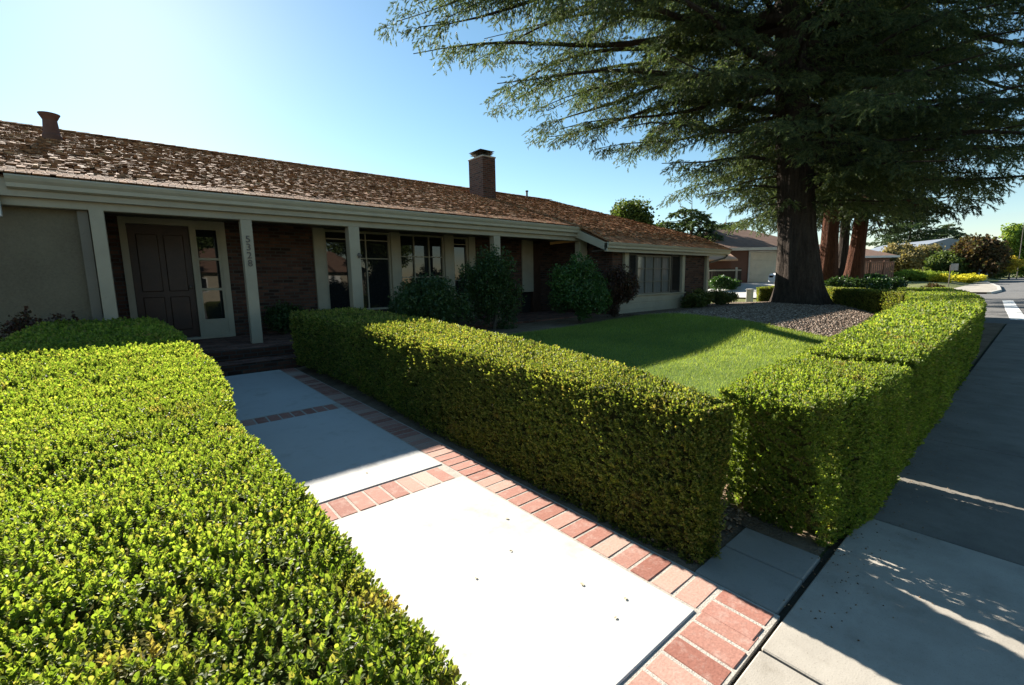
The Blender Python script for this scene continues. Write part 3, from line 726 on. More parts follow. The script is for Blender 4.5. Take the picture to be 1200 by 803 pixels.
# gutters with a stepped face (ogee), fascia under them
def gutter(x0, x1, y, z, nm='gutter'):
    pr = [(0, 0), (-.115, 0), (-.12, -.02), (-.105, -.06), (-.075, -.10), (-.072, -.15), (-.03, -.17), (0, -.17)]
    pr = [(y+a, z+b) for a, b in pr]; n = len(pr)
    vs = [(x0, a, b) for a, b in pr]+[(x1, a, b) for a, b in pr]
    fs = [(i, (i+1) % n, n+(i+1) % n, n+i) for i in range(n)]+[tuple(range(n)), tuple(range(2*n-1, n-1, -1))]
    return hb(MB().add(vs, fs), nm, 'gutter')
gutter(-1.16, 10.55, EY+.04, EZ-.005); gutter(WX0_, WX1_, WEY+.04, WEZ-.005)
hb(MB().box(-9, 10.5, EY+.045, EY+.085, EZ-.26, EZ-.03), 'fascia', 'cream')
hb(MB().box(-9, 10.42, 8.80, 8.96, 2.46, 2.61), 'beam', 'cream', .008)
hb(MB().box(WX0_, WX1_, WEY+.045, WEY+.085, WEZ-.25, WEZ-.03), 'fascia', 'cream')
hb(MB().add([(WX0_-.0, WEY, WEZ-.24), (WX0_, EY+.1, EZ-.27), (WX0_, EY+.1, EZ-.03), (WX0_, WEY, WEZ-.03), (WX0_+.04, WEY, WEZ-.24), (WX0_+.04, EY+.1, EZ-.27), (WX0_+.04, EY+.1, EZ-.03), (WX0_+.04, WEY, WEZ-.03)],
   [(0,1,2,3),(7,6,5,4),(0,4,5,1),(1,5,6,2),(2,6,7,3),(3,7,4,0)]), 'rake_board', 'gutter')
# downspout left of the gutter's end
hb(MB().box(-1.34, -1.25, 8.70, 8.78, 2.30, 2.74), 'downspout', 'white', .006)
# posts
posts = [(-.43, -.27, .15), (1.43, 1.60, .17), (3.25, 3.46, .2), (6.82, 7.02, .18), (9.98, 10.3, .2)]
for i, (a, b, d) in enumerate(posts):
    po = hb(MB().box(a, b, 8.80-.001, 8.80+d, .35, 2.462 if i else 2.66), 'post', 'cream' if i != 2 else 'cream', .006)
    if i == 0:
        hb(MB().box(-.56, -.445, 8.9, 9.0, .1, 2.46), 'corner_board', 'soffit', .004)
    if i == 1:
        for k, ch in enumerate('5328'):
            fc = bpy.data.curves.new('house_number', 'FONT'); fc.body = ch; fc.size = .16; fc.extrude = .008; fc.align_x = 'CENTER'
            fo = bpy.data.objects.new('house_number', fc); COL.objects.link(fo); fo.data.materials.append(M['metal'])
            me_ = bpy.data.meshes.new_from_object(fo); bpy.data.objects.remove(fo); fo = bpy.data.objects.new('house_number', me_); COL.objects.link(fo)
            fo.parent = po; fo.location = (1.515, 8.788-10.5, 2.09-k*.135); fo.rotation_euler = (R(90), 0, 0)
    if i == 2:
        hb(MB().box(3.40, 3.44, 8.77, 8.80, 1.86, 1.96).box(3.385, 3.455, 8.74, 8.78, 1.89, 1.93), 'lantern', 'metal', .004, po)
# front door, sidelight
fr = MB(); fr.box(-.16, -.06, 10.46, 10.62, .35, 2.6); fr.box(.84, .90, 10.46, 10.6, .35, 2.6); fr.box(1.32, 1.42, 10.46, 10.62, .35, 2.6); fr.box(-.06, 1.32, 10.465, 10.6, 2.49, 2.6); fr.box(-.06, 1.36, 10.42, 10.6, .35, .39)
hb(fr, 'door_frame', 'cream')
dr = hb(MB().box(-.055, .835, 10.54, 10.60, .39, 2.49), 'front_door', 'door')
dp = MB()
for z0, z1 in ((.55, 1.18), (1.28, 2.32)):
    for x0, x1 in ((.05, .36), (.44, .74)): dp.box(x0, x1, 10.515, 10.542, z0, z1)
hb(dp, 'door_panel', 'door', .012, dr)
kn = MB().lathe([(.0, 0), (.03, 0), (.03, .01), (.012, .015), (.012, .04), (.028, .05), (.028, .07), (.0, .075)], n=14)
ko = kn.build('door_handle', M['metal'], dr, smooth=True); ko.rotation_euler = (R(90), 0, 0); ko.location = (.77, 10.54-10.5, 1.35)
sl = hb(MB().box(.90, .945, 10.48, 10.6, .39, 2.49).box(1.275, 1.32, 10.48, 10.6, .39, 2.49).box(.945, 1.275, 10.485, 10.6, .39, .72).box(.945, 1.275, 10.485, 10.6, 1.28, 1.325).box(.945, 1.275, 10.485, 10.6, 1.86, 1.905).box(.945, 1.275, 10.485, 10.6, 2.44, 2.49), 'sidelight', 'cream')
for z0, z1 in ((.72, 1.28), (1.325, 1.86), (1.905, 2.44)): hb(MB().box(.945, 1.275, 10.54, 10.55, z0, z1), 'pane', 'glass', 0, sl)
# windows of the recessed front
for a, b in ((3.06, 3.3), (4.88, 5.12), (6.42, 6.7), (7.2, 7.42)): hb(MB().box(a, b, 10.44, 10.62, .35, 2.6), 'wall_post', 'cream', .005)
def win(x0, x1, z0, z1, y, vm, hm, fw=.045, mat='cream', nm='window', pane='glass', mw=.022):
    f = MB(); f.box(x0, x0+fw, y, y+.08, z0, z1); f.box(x1-fw, x1, y, y+.08, z0, z1); f.box(x0+fw, x1-fw, y+.001, y+.08, z1-fw, z1); f.box(x0+fw, x1-fw, y+.001, y+.08, z0, z0+fw)
    for v in vm: f.box(v-mw/2, v+mw/2, y+.012, y+.06, z0+fw, z1-fw)
    for h in hm: f.box(x0+fw, x1-fw, y+.016, y+.056, h-mw/2, h+mw/2)
    fo = hb(f, nm, mat)
    hb(MB().box(x0+fw, x1-fw, y+.062, y+.068, z0+fw, z1-fw), 'pane', pane, 0, fo)
    return fo
win(3.3, 3.86, .72, 2.58, 10.5, [], [2.38]); win(3.86, 4.88, .72, 2.58, 10.5, [4.27], [2.38, 1.95])
win(5.12, 6.42, .72, 2.58, 10.5, [5.54, 5.98], [2.02, 1.5]); win(6.7, 7.2, .72, 2.58, 10.5, [], [2.38, 1.4])
hb(MB().box(9.2, 9.66, 10.46, 10.55, 1.0, 2.6), 'wall_panel', 'cream', .006)
hb(MB().box(9.66, 10.0, 10.50, 10.6, .35, 2.5), 'side_door', 'darkwood')
# wing: large divided window, shutters, panel, posts
wy = 7.918
t = NT('pale_reflection_glass'); M['reflectpane'] = t.fin(t.ramp(t.noise(t.coord(scale=(14, 1, .4)), 2, 3), [(.3, (.10,.105,.10)), (.7, (.20,.20,.19))]), .08, .5)  # pale grey streaks painted into the pane as its reflection of lawn and sky
win(11.55, 13.42, .86, 2.06, wy, [12.02, 12.48, 12.95], [1.26, 1.66], .05, 'soffit', mw=.022, pane='reflectpane')
wp = MB(); wp.box(10.44, 14.2, 7.86, 8.0, -.05, .84)
for k in range(4): wp.box(10.43, 14.21, 7.852, 7.862, .04+k*.2, .22+k*.2)
hb(wp, 'window_apron', 'cream', .004)
hb(MB().box(11.4, 14.22, 7.80, 7.99, .84, .875), 'window_sill', 'cream', .005)
for a, b in ((11.13, 11.52), (13.46, 14.0)):
    s_ = MB(); s_.box(a, a+.05, wy, wy+.05, .88, 2.1); s_.box(b-.05, b, wy, wy+.05, .88, 2.1); s_.box(a+.05, b-.05, wy+.002, wy+.05, 2.04, 2.1); s_.box(a+.05, b-.05, wy+.002, wy+.05, .88, .95)
    z = .96
    while z < 2.03: s_.obox(((a+b)/2, wy+.025, z+.02), (b-a-.1, .04, .012), Matrix.Rotation(R(40), 3, 'X')); z += .04
    hb(s_, 'shutter', 'shutter')
hb(MB().box(10.92, 11.1, 7.9, 7.995, .84, 2.127), 'wall_post', 'cream', .004)
hb(MB().box(14.03, 14.2, 7.85, 7.995, .1, 2.127), 'wall_post', 'cream', .004)
hb(MB().box(15.8, 15.95, 7.9, 8.1, .1, 2.127), 'corner_board', 'cream', .004)
# wing downspout hooking back
hb(MB().tube([(16.75, WEY+.0, WEZ-.2), (16.75, WEY+.1, WEZ-.3), (16.05, 7.9, WEZ-.45), (16.0, 7.98, WEZ-.5), (16.0, 8.0, .4)], .035, 8), 'downspout', 'metal')
# chimney
chx, chy = 9.55, 12.85
CZ = rz(chy)
ch = hb(MB().box(chx, chx+.55, chy, chy+.85, CZ-.35, CZ+1.42), 'chimney', bricksmat('chimney_brick', axis='XZ', cols=((.05,.025,.02),(.13,.055,.038),(.08,.035,.027)), mortar=(.12,.11,.10)), .006)
hb(MB().box(chx+.001-.004, chx+.003, chy+.004, chy+.846, CZ-.34, CZ+1.415), 'chimney_side', bricksmat('chimney_brick_side', axis='YZ', cols=((.06,.035,.028),(.16,.085,.06),(.10,.05,.04)), mortar=(.15,.14,.125)), 0, ch)
hb(MB().box(chx-.02, chx+.57, chy-.02, chy+.87, CZ+1.42, CZ+1.47), 'chimney_crown', 'curb', .01, ch)
cp = MB(); cp.box(chx+.12, chx+.43, chy+.25, chy+.6, CZ+1.47, CZ+1.55)
for k in range(3):
    zc = CZ+1.57+k*.05; e = .06+.02*k
    cp.add([(chx+.06-e, chy+.16-e, zc), (chx+.49+e, chy+.16-e, zc), (chx+.49+e, chy+.69+e, zc), (chx+.06-e, chy+.69+e, zc), (chx+.2, chy+.35, zc+.05), (chx+.35, chy+.35, zc+.05), (chx+.35, chy+.5, zc+.05), (chx+.2, chy+.5, zc+.05)],
           [(0,3,2,1),(4,5,6,7),(0,1,5,4),(1,2,6,5),(2,3,7,6),(3,0,4,7)])
for a, b in ((.1, .2), (.44, .2), (.1, .64), (.44, .64)): cp.box(chx+a, chx+a+.02, chy+b, chy+b+.02, CZ+1.5, CZ+1.7)
hb(cp, 'chimney_cap', 'metal', 0, ch)
# roof vents
vx, vy = -1.03, 13.3
hb(MB().lathe([(.15, -.25), (.15, .1), (.13, .14), (.11, .40), (.15, .48), (.17, .52), (.14, .52), (.12, .45)], (vx, vy, rz(vy)), 24), 'roof_vent', 'rust')
hb(MB().lathe([(.045, -.2), (.045, .28), (.07, .29), (.07, .34), (.045, .34)], (13.6, 15.1, rz(15.1)), 12), 'vent_pipe', 'metal')

# ================================================================== SHRUBS BY THE HOUSE
M['pink'] = leafmat('pink_petal', [(.45,.10,.30), (.55,.18,.42)], .3, .5)
M['whitepetal'] = leafmat('white_petal', [(.7,.7,.62), (.8,.8,.75)], .3, .5)
def sb(px, Y, **k):                       # shrub centre from column and distance out from the wall
    v = CR*((px-600)/FPX) - CU*((330-401.5)/FPX) + CF; t = Y/v.y; return (v.x*t, Y, T(v.x*t, Y))
shrub('round_shrub', sb(500, 7.7), (.80, .55, .66), 'azalea', 'dark rounded shrub below the divided windows', leaf=.036, n=5200, seed=1, lump=.5)
shrub('tall_shrub', sb(577, 7.7), (.68, .55, .90), 'azalea', 'tall dark shrub with pink flowers before the fourth post', leaf=.038, n=5200, seed=2, lump=.45, flowers=('pink', 14, .03))
shrub('bright_shrub', sb(680, 7.1), (.86, .6, .84), 'camellia', 'bright green leafy shrub with white blooms near the wing corner', leaf=.042, n=5200, seed=3, lump=.42, flowers=('whitepetal', 12, .035))
shrub('red_shrub', sb(724, 7.1), (.56, .5, .68), 'maple', 'dark reddish shrub beside the wing window', leaf=.045, n=1800, seed=4, lump=.42)
shrub('potted_shrub', (2.25, 10.0, .35), (.42, .35, .33), 'azalea', 'small dark bush against the porch brick wall', leaf=.035, n=1100, seed=5)
for i, (px, Y, r_, lab) in enumerate(((818, 7.5, (.7, .4, .29), 'low green shrub under the brick wall of the wing'), (848, 7.6, (.75, .45, .29), 'low shrub with yellowish leaves at the wing corner'))):
    shrub('low_shrub', sb(px, Y), r_, 'lowshrub', lab, leaf=.05, n=2000, seed=6+i, group='low shrubs along the wing')
shrub('rose_bush', (-1.05, 8.3, T(-1.05, 8.3)), (.45, .35, .50), 'maple', 'straggly reddish bush at the left end of the hedge by the stucco wall', leaf=.04, n=700, seed=9, stems=9)

# ================================================================== BIG TREE AND REDWOODS
tx, ty = 16.9, 5.25
lf = Vector((-CR.x, -CR.y, 0)).normalized(); aw = Vector((CF.x, CF.y, 0)).normalized()
tpts = []; trad = []
for z in (-.35, .05, .25, .6, 1.2, 2.2, 3.5, 5, 7, 9, 11.5, 14, 17, 20):
    tpts.append(lf*(.10*z+.0) + Vector((0, 0, z)))
    trad.append({-.35: .98, .05: .83, .25: .76, .6: .67, 1.2: .61}.get(z, max(.05, .58*(1-z/21)**.75)))
limbs = []; g = random.Random(11)
def az_of(v): return math.atan2(v.y, v.x)
azL, azA = az_of(lf), az_of(aw)
z = 3.1
while z < 16:
    for k in range(3):
        a = (k*2.09 + z*2.3 + g.uniform(-.5, .5)) % (2*math.pi)
        d = Vector((math.cos(a), math.sin(a), 0)); left = d.dot(lf); toward = -d.dot(aw)
        zz = z+g.uniform(-.15, .15)
        if left > .2: L = min(11.4, 2.0+(zz-3.1)/.55)*(.75+.25*left)
        else: L = min(9.5, 3.5+(zz-3.1)*2.2)
        if toward > .5: L = min(L, 6.0+max(0, left)*3)
        if zz > 10: L *= max(.12, 1-(zz-10)/9)
        limbs.append((zz, a, L*g.uniform(.85, 1.05), g.uniform(-.06, .24), .03+.0065*L))
    z += .36
# the long limbs that reach over the lawn and the house end
for zz, off, L, rise in ((4.4, .10, 4.6, .18), (5.2, -.25, 6.5, .12), (6.2, .2, 8.5, .10), (7.0, -.1, 10.0, .06), (7.6, -.42, 9.8, .06), (8.4, .12, 12.4, .06), (8.9, -.25, 12.0, .02), (9.6, .0, 12.5, .03), (7.4, .45, 9.5, .1), (8.8, .5, 11, .05), (10.3, -.12, 12, -.02), (10.2, -.5, 10.5, 0), (11, .25, 10.5, 0)):
    limbs.append((zz, azL-off, L*.93, rise, .035+.008*L))
for zz, off, L, rise in ((4.0, .0, 8.0, .02), (4.8, .3, 9.5, .0), (5.6, -.3, 9.5, -.02), (4.6, -.5, 8, .02), (5.0, -.15, 10.5, -.01), (6.2, .15, 10, 0), (6.9, -.3, 11, .02), (7.6, .2, 11.5, .03), (8.3, -.05, 12, .02), (9.0, .35, 11.5, .0), (9.6, -.35, 11.5, 0), (10.2, .05, 11.5, 0), (10.9, -.2, 10.5, 0), (7.2, .6, 10.5, .02), (8.8, .75, 10.5, .02), (10.4, .6, 10, 0)):
    limbs.append((zz, azL+math.pi+off, L, rise, .035+.008*L))
conifer('deodar_cedar', (tx, ty, T(tx, ty)), tpts, trad, limbs, 'needle', 'bark', 'huge dark-trunked cedar with sweeping drooping boughs over the lawn', spray=.17, dens=1.45, wd=.0075, droop=.65, gap=.2, sec_len=1.75, nn=15)
# two redwoods further back
def redwood(px, d, r0, lean, label, seed, hgt=19, ll=4.6, z0=4.2, bk='redbark'):
    b = at(px, d); g = random.Random(seed); tp_ = []; tr_ = []
    for z in (-.2, .1, .5, 1.2, 2.5, 4.5, 7, 10, 13, 16, hgt):
        tp_.append(lf*(lean*z)+Vector((0, 0, z))); tr_.append({-.2: r0*1.7, .1: r0*1.45, .5: r0*1.22, 1.2: r0*1.08}.get(z, max(.04, r0*(1-z/(hgt+1))**.8)))
    lb = []; z = z0
    while z < hgt-.8:
        for k in range(3):
            a = k*2.1+z*1.9+g.uniform(-.4, .4); L = ll*(1-(z/hgt)**1.6)*g.uniform(.75, 1.1)+.5
            lb.append((z+g.uniform(-.2, .2), a, L, g.uniform(-.16, .03), .03+.012*L))
        z += .42
    return conifer('redwood', b, tp_, tr_, lb, 'needle2', bk, label, spray=.26, dens=.5, wd=.016, group='redwood trees behind the cedar', droop=.8, sec_len=1.7)
redwood(969, 21.5, .38, .0, 'redwood with orange sunlit bark immediately right of the big cedar trunk', 51)
redwood(999, 24.0, .37, -.06, 'leaning redwood, the right-hand one behind the cedar', 52, ll=5.4)
redwood(986, 27.0, .28, .0, 'thin dark redwood in the shade between the two orange ones', 53, ll=4.0, z0=5, bk='bark')

# ================================================================== GRASS AND GROUND LITTER
def ground_scatter(name, N, dens_fn, mat, size, kind, tall=True, label=None, cat=None):
    pass
def T_np(x, y): return np.array([T(a, b) for a, b in zip(x, y)])
N = 170000
u = rng.random(N); y = 1.25+5.45*rng.random(N); x = 2.75+u**1.5*(np.array([lawn_right(a) for a in y])-2.75)
z = T_np(x, y); d = np.hypot(x, y)
nrm = np.stack([rng.normal(size=N)*.45, rng.normal(size=N)*.45, np.ones(N)], 1)
bl = [(np.array([[-.06,0,0],[.06,0,0],[.02,.15,1.0]])*1.0, np.array([[0,1,2]]))]
tag(emit(bl, np.stack([x, y, z-.004], 1), frames(nrm), .028*np.clip(d/4.5, 1, 2.1)*rng.uniform(.6, 1.2, N), 'grass', M['grass'], None), 'short green mown grass of the front lawn', 'grass', kind='stuff')
# chips in the gravel bed and under the right-hand hedge
def chips(name, label, N, fx, smin, smax, mat):
    X, Y = fx(N); Z = T_np(X, Y); tv = np.array([[-.5,-.35,0],[.5,-.3,0],[.45,.4,0],[-.4,.35,0],[-.3,-.2,.35],[.3,-.2,.38],[.25,.25,.33],[-.25,.2,.36]])
    tf = np.array([[0,3,2,1],[4,5,6,7],[0,1,5,4],[1,2,6,5],[2,3,7,6],[3,0,4,7]])
    nn = np.stack([rng.normal(size=N)*.3, rng.normal(size=N)*.3, np.ones(N)], 1)
    tag(emit([(tv, tf)], np.stack([X, Y, Z+.002], 1), frames(nn), rng.uniform(smin, smax, N), name, mat, None), label, 'gravel', kind='stuff')
t = NT('chip_stone'); M['chip'] = t.fin(t.ramp(t.island(), [(0, (.09,.06,.045)), (.4, (.19,.135,.10)), (.8, (.29,.225,.175)), (1, (.38,.32,.26))]), .9, .15)
def gxy(N):
    Y = 1.9+6.0*rng.random(N); return np.array([lawn_right(a) if a < 6.7 else 10.5 for a in Y])+rng.random(N)**1.3*7.2, Y
chips('gravel', 'grey and tan gravel around the cedar', 22000, gxy, .025, .06, M['chip'])
t = NT('chip_bark'); M['barkchip'] = t.fin(t.ramp(t.island(), [(0, (.09,.055,.035)), (.5, (.20,.13,.08)), (1, (.34,.25,.17))]), .9, .1)
chips('bark_litter', 'brown bark litter on the soil by the corner hedges', 2600, lambda N: (1.9+rng.random(N)*1.2, .95+rng.random(N)*1.1), .008, .028, M['barkchip'])
chips('bark_litter', 'dry needles and grit strewn along the sidewalk edge', 650, lambda N: (1.9+rng.random(N)**1.2*7, .60-np.abs(rng.normal(size=N))*.16), .003, .009, M['barkchip'])
# fallen leaves on the pale panels and the sidewalk
fl = random.Random(8)
spots = [(1.05, 1.55), (1.22, 1.38), (1.30, 1.60), (.98, 1.30), (1.38, 1.20), (1.12, 1.12), (1.45, 1.02), (1.0, 1.02), (1.33, .98), (1.20, 2.1), (1.48, 1.85), (1.73, .69), (1.15, .70), (1.70, .50), (1.12, 3.0), (1.5, 1.48)]
lv = LEAF6[0]
for i, (x, y) in enumerate(spots[::2]):
    s = fl.uniform(.018, .032); a = fl.uniform(0, 6.28)
    me = bpy.data.meshes.new('fallen_leaf'); me.from_pydata([(v[0]*s, (v[1]-.5)*s, v[2]*s*.9+.001) for v in lv], [], LEAF6[1])
    o = link_mesh('fallen_leaf', me, M['brownleaf']); o.location = (x, y, .006); o.rotation_euler = (fl.uniform(-.2, .2), fl.uniform(-.2, .2), a)
    tag(o, 'tiny dry leaf lying on the paving at the foot of the walkway', 'leaf', 'dry leaves on the paving')

# ================================================================== BACKGROUND
def faced(px, d, name, label, cat, group=None, face=None):
    p = at(px, d); fdir = math.atan2(-p.y, -p.x) if face is None else face
    return p
def local(root, mb_, name, mat, parent=None, bevel=0):
    return mb_.build(name, M[mat] if isinstance(mat, str) else mat, parent or root, bevel)
M['roofbrown'] = mottled('brown_shingle', (.17,.10,.07), (.25,.155,.11), 3, 25, .6, .9)
M['roofgrey'] = mottled('grey_shingle', (.13,.125,.12), (.2,.19,.18), 3, 25, .6, .9)
M['redwall'] = painted('red_brown_siding', (.13,.05,.03))
M['tanroof'] = mottled('tan_shingle', (.55,.32,.2), (.64,.40,.27), 3, 25, .5, .9)
M['garage'] = painted('garage_door_paint', (.66,.58,.46))
M['bluewall'] = painted('blue_grey_siding', (.20,.225,.26))
M['fencewood'] = mottled('fence_wood', (.12,.06,.04), (.22,.11,.07), 4, 40, .4, .85)
M['fencedark'] = mottled('dark_fence', (.03,.025,.022), (.06,.05,.04), 4, 40, .4, .85)
M['boulder'] = mottled('boulder_stone', (.20,.19,.18), (.34,.33,.31), 3, 30, .8, .9)
M['carwhite'] = painted('car_paint_white', (.75,.75,.75), .25); M['tyre'] = mottled('tyre_rubber', (.012,.012,.012), (.02,.02,.02), 9, 60, .2)

def gable_house(name, px, d, w_, dep, hw, hr, label, wall, roofm, rot=0.0, parts=None, hip=0):
    """local frame: front faces -y (towards the street side/camera), origin mid front on the ground"""
    b = at(px, d); yaw = -YAW + rot
    root = empty(name, b, yaw, label, 'house')
    local(root, MB().box(-w_/2, w_/2, 0, dep, -.5, hw), 'wall', wall)
    o = .5; e = hip
    vs = [(-w_/2-o, -o, hw-.05), (w_/2+o, -o, hw-.05), (w_/2+o, dep+o, hw-.05), (-w_/2-o, dep+o, hw-.05), (-w_/2-o+e, dep/2, hr), (w_/2+o-e, dep/2, hr)]
    vs += [(x, y, z-.14) for x, y, z in vs[:4]]
    rf = MB().add(vs, [(0,1,5,4),(2,3,4,5),(1,2,5),(3,0,4),(6,9,8,7),(0,6,7,1),(1,7,8,2),(2,8,9,3),(3,9,6,0)])
    ro = local(root, rf, 'roof', roofm)
    local(root, MB().box(-w_/2-o-.02, w_/2+o+.02, -o-.06, -o-.005, hw-.22, hw-.02), 'fascia', 'white', ro)
    return root
# neighbour with the garage
nb = gable_house('neighbour_house', 893, 32, 7.0, 8, 2.5, 4.2, 'red-brown neighbouring house with beige garage door and brown roof', 'redwall', 'roofbrown', rot=.10, hip=2.6)
gd = local(nb, MB().box(-1.0, 1.65, -.05, .0, .02, 2.15), 'garage_door', 'garage')
gp = MB()
for k in range(4): gp.box(-.98, 1.63, -.065, -.051, .05+k*.53, .53+k*.53)
local(nb, gp, 'door_panel', 'garage', gd, .01)
local(nb, MB().box(-1.12, -1.0, -.07, -.001, 0, 2.27).box(1.65, 1.77, -.07, -.001, 0, 2.27).box(-1.0, 1.65, -.071, -.001, 2.16, 2.27), 'door_frame', 'white')
# small gable over the far part
local(nb, MB().add([(-5.0, 3, 2.5), (-2.6, 3, 2.5), (-2.6, 9, 2.5), (-5.0, 9, 2.5), (-5.0, 3, 3.1), (-2.6, 3, 3.9), (-2.6, 9, 3.9), (-5.0, 9, 3.1)], [(0,3,2,1),(4,5,6,7),(0,1,5,4),(1,2,6,5),(2,3,7,6),(3,0,4,7)]), 'roof', 'roofbrown')
# lean-to with sunlit tan roof, left of it
p = at(838, 29); sh = empty('shed', p, -YAW, 'low shed with a tan sunlit roof behind the wing corner', 'shed')
local(sh, MB().box(-1.3, 1.0, 0, 2.2, -.3, 1.75), 'wall', 'redwall'); local(sh, MB().add([(-1.6, -.5, 1.62), (1.2, -.5, 1.62), (1.2, 2.4, 2.75), (-1.6, 2.4, 2.75), (-1.6, -.5, 1.72), (1.2, -.5, 1.72), (1.2, 2.4, 2.85), (-1.6, 2.4, 2.85)], [(0,3,2,1),(4,5,6,7),(0,1,5,4),(1,2,6,5),(2,3,7,6),(3,0,4,7)]), 'roof', 'tanroof')
# dark fence
def fence(name, px0, px1, d0, d1, h, mat, postm, label, pitch=.16, post=2.0, gap=.012):
    a, b = at(px0, d0), at(px1, d1); L = (b.xy-a.xy).length; ang = math.atan2(b.y-a.y, b.x-a.x)
    root = empty(name, a, ang, label, 'fence'); mb_ = MB(); x = 0; g = random.Random(px0)
    while x < L: mb_.box(x, x+pitch-gap, 0, .02, -.2, h*g.uniform(.97, 1.0)); x += pitch
    mb_.build('boards', M[mat], root)
    x = 0
    while x <= L+.01: MB().box(x-.05, x+.05, -.08, -.002, -.2, h+.06).build('fence_post', M[postm], root); x += post
    MB().box(0, L, -.05, -.002, h-.16, h-.08).build('rail', M[postm], root)
    return root
fence('board_fence', 829, 868, 27, 27.5, 1.25, 'fencedark', 'curb', 'dark fence with pale posts between wing corner and neighbour')
shrub('clipped_shrub', at(848, 25.5), (1.35, .5, .38), 'camellia', 'bright green low shrub in front of the dark fence', leaf=.09, n=1500, seed=20)
# driveway (pale)
dw = []
for px, d in ((868, 31), (912, 31), (905, 24), (860, 19), (893, 18.5)): dw.append(at(px, d))
q = [at(800, 22.5), at(905, 18.8), at(930, 31.5), at(858, 31.5)]
V = []; F = []
for j in range(13):
    for i in range(9):
        a = q[0].lerp(q[3], j/12); b = q[1].lerp(q[2], j/12); c = a.lerp(b, i/8); V.append((c.x, c.y, T(c.x, c.y)+.035))
for j in range(12):
    for i in range(8): k = j*9+i; F.append((k, k+1, k+10, k+9))
struct(npmesh('driveway', V, quads=F, mat=M['walk']))
p = at(880, 17.6); MBp = MB(); MBp.box(-.10, .10, -.10, .10, -.1, .46); MBp.box(-.12, .12, -.12, .12, .46, .51)
o = MBp.build('gate_pier', M['white'], None, .01); o.location = p; tag(o, 'short white pier at the edge of the pale driveway', 'pier')

# parked car, nose showing past the trunk
def car(name, px, d, rz_, label, paint='carwhite'):
    b = at(px, d); root = empty(name, b, rz_, label, 'car')
    prof = [(-2.2, .35), (-2.25, .62), (-2.1, .88), (-1.2, .98), (-.55, 1.40), (.75, 1.44), (1.55, 1.02), (2.15, .92), (2.25, .55), (2.2, .32)]
    n = len(prof); vs = []; fs = []
    for s in (-1, 1):
        for x, z in prof: vs.append((x, s*(.86 if z < 1.1 else .66), z))
    fs = [(i, (i+1) % n, n+(i+1) % n, n+i) for i in range(n)] + [tuple(range(n)), tuple(range(2*n-1, n-1, -1))]
    MB().add(vs, fs).build('body', M[paint], root, .05, True, 2)
    for s in (-1, 1):
        MB().add([(-1.0, s*.835, 1.0), (-.5, s*.70, 1.33), (.68, s*.70, 1.36), (1.3, s*.835, 1.02), (-1.0, s*.845, 1.0), (-.5, s*.715, 1.33), (.68, s*.715, 1.36), (1.3, s*.845, 1.02)], [(0,1,2,3),(4,5,6,7),(0,1,5,4),(2,3,7,6)]).build('side_window', M['glass'], root)
        MB().obox((-2.2, s*.62, .70), (.1, .3, .14)).build('headlight', M['glass'], root, .02)
        for x in (-1.4, 1.4):
            wv = MB().lathe([(.0, -.1), (.2, -.1), (.31, -.09), (.33, 0), (.31, .09), (.2, .1), (0, .1)], n=20).build('wheel', M['tyre'], root, smooth=False)
            wv.rotation_euler = (R(90), 0, 0); wv.location = (x, s*.80, .33)
            rm = MB().lathe([(.0, -.02), (.19, -.01), (.19, .02), (0, .035)], n=14).build('rim', M['curb'], wv); rm.location = (0, 0, -.1*s)
    MB().add([(-1.32, -.62, 1.0), (-1.32, .62, 1.0), (-.62, .58, 1.38), (-.62, -.58, 1.38)], [(0, 1, 2, 3)]).build('windscreen', M['glass'], root)
    return root
car('parked_car', 948, 27.5, -YAW+.25, 'white car parked on the neighbour driveway, nose beside the big trunk')

# second house row
h2 = gable_house('far_house', 988, 44, 9.0, 9, 2.2, 3.7, 'low house with a brown roof and pale fascia behind the redwoods', 'redwall', 'roofbrown', rot=0, hip=2)
h3 = gable_house('far_house', 1114, 64, 12, 10.5, 3.3, 4.9, 'taller blue-grey house with its gable end facing the street view', 'bluewall', 'bluewall', rot=math.pi/2-.15)
f = local(h3, MB().box(-6.07, -6.0, 2.0, 4.0, 1.6, 2.8), 'window', 'white'); local(h3, MB().box(-6.085, -6.071, 2.1, 3.9, 1.7, 2.7), 'pane', 'glass', f)
fence('board_fence', 1002, 1046, 40, 42, 1.7, 'fencewood', 'fencewood', 'red-brown board fence right of the redwoods', pitch=.3, gap=.08)
# shrubs and trees down the street
M['tanleaf'] = leafmat('olive_tan_leaf', [(.16,.14,.07), (.24,.20,.10), (.30,.25,.14)], .25, .7, spec=.1)
M['plumleaf'] = leafmat('plum_leaf', [(.06,.045,.025), (.10,.06,.035), (.07,.085,.035)], .25, .6, spec=.1)
M['farleaf'] = leafmat('mid_green_leaf', [(.05,.08,.025), (.08,.12,.035), (.12,.15,.05)], .3, .6, spec=.15)
M['fargreen'] = leafmat('bright_tree_leaf', [(.10,.16,.03), (.16,.24,.045), (.22,.29,.06)], .4, .6, spec=.15)
M['yellowleaf'] = leafmat('yellow_leaf', [(.35,.28,.05), (.45,.36,.06), (.30,.22,.05)], .4, .6, spec=.1)
M['yellowflower'] = leafmat('yellow_groundcover', [(.45,.42,.04), (.6,.54,.05), (.35,.36,.05)], .35, .6, spec=.1)
M['lime'] = leafmat('lime_shrub_leaf', [(.16,.22,.04), (.22,.29,.05), (.12,.18,.03)], .3, .6, spec=.1)
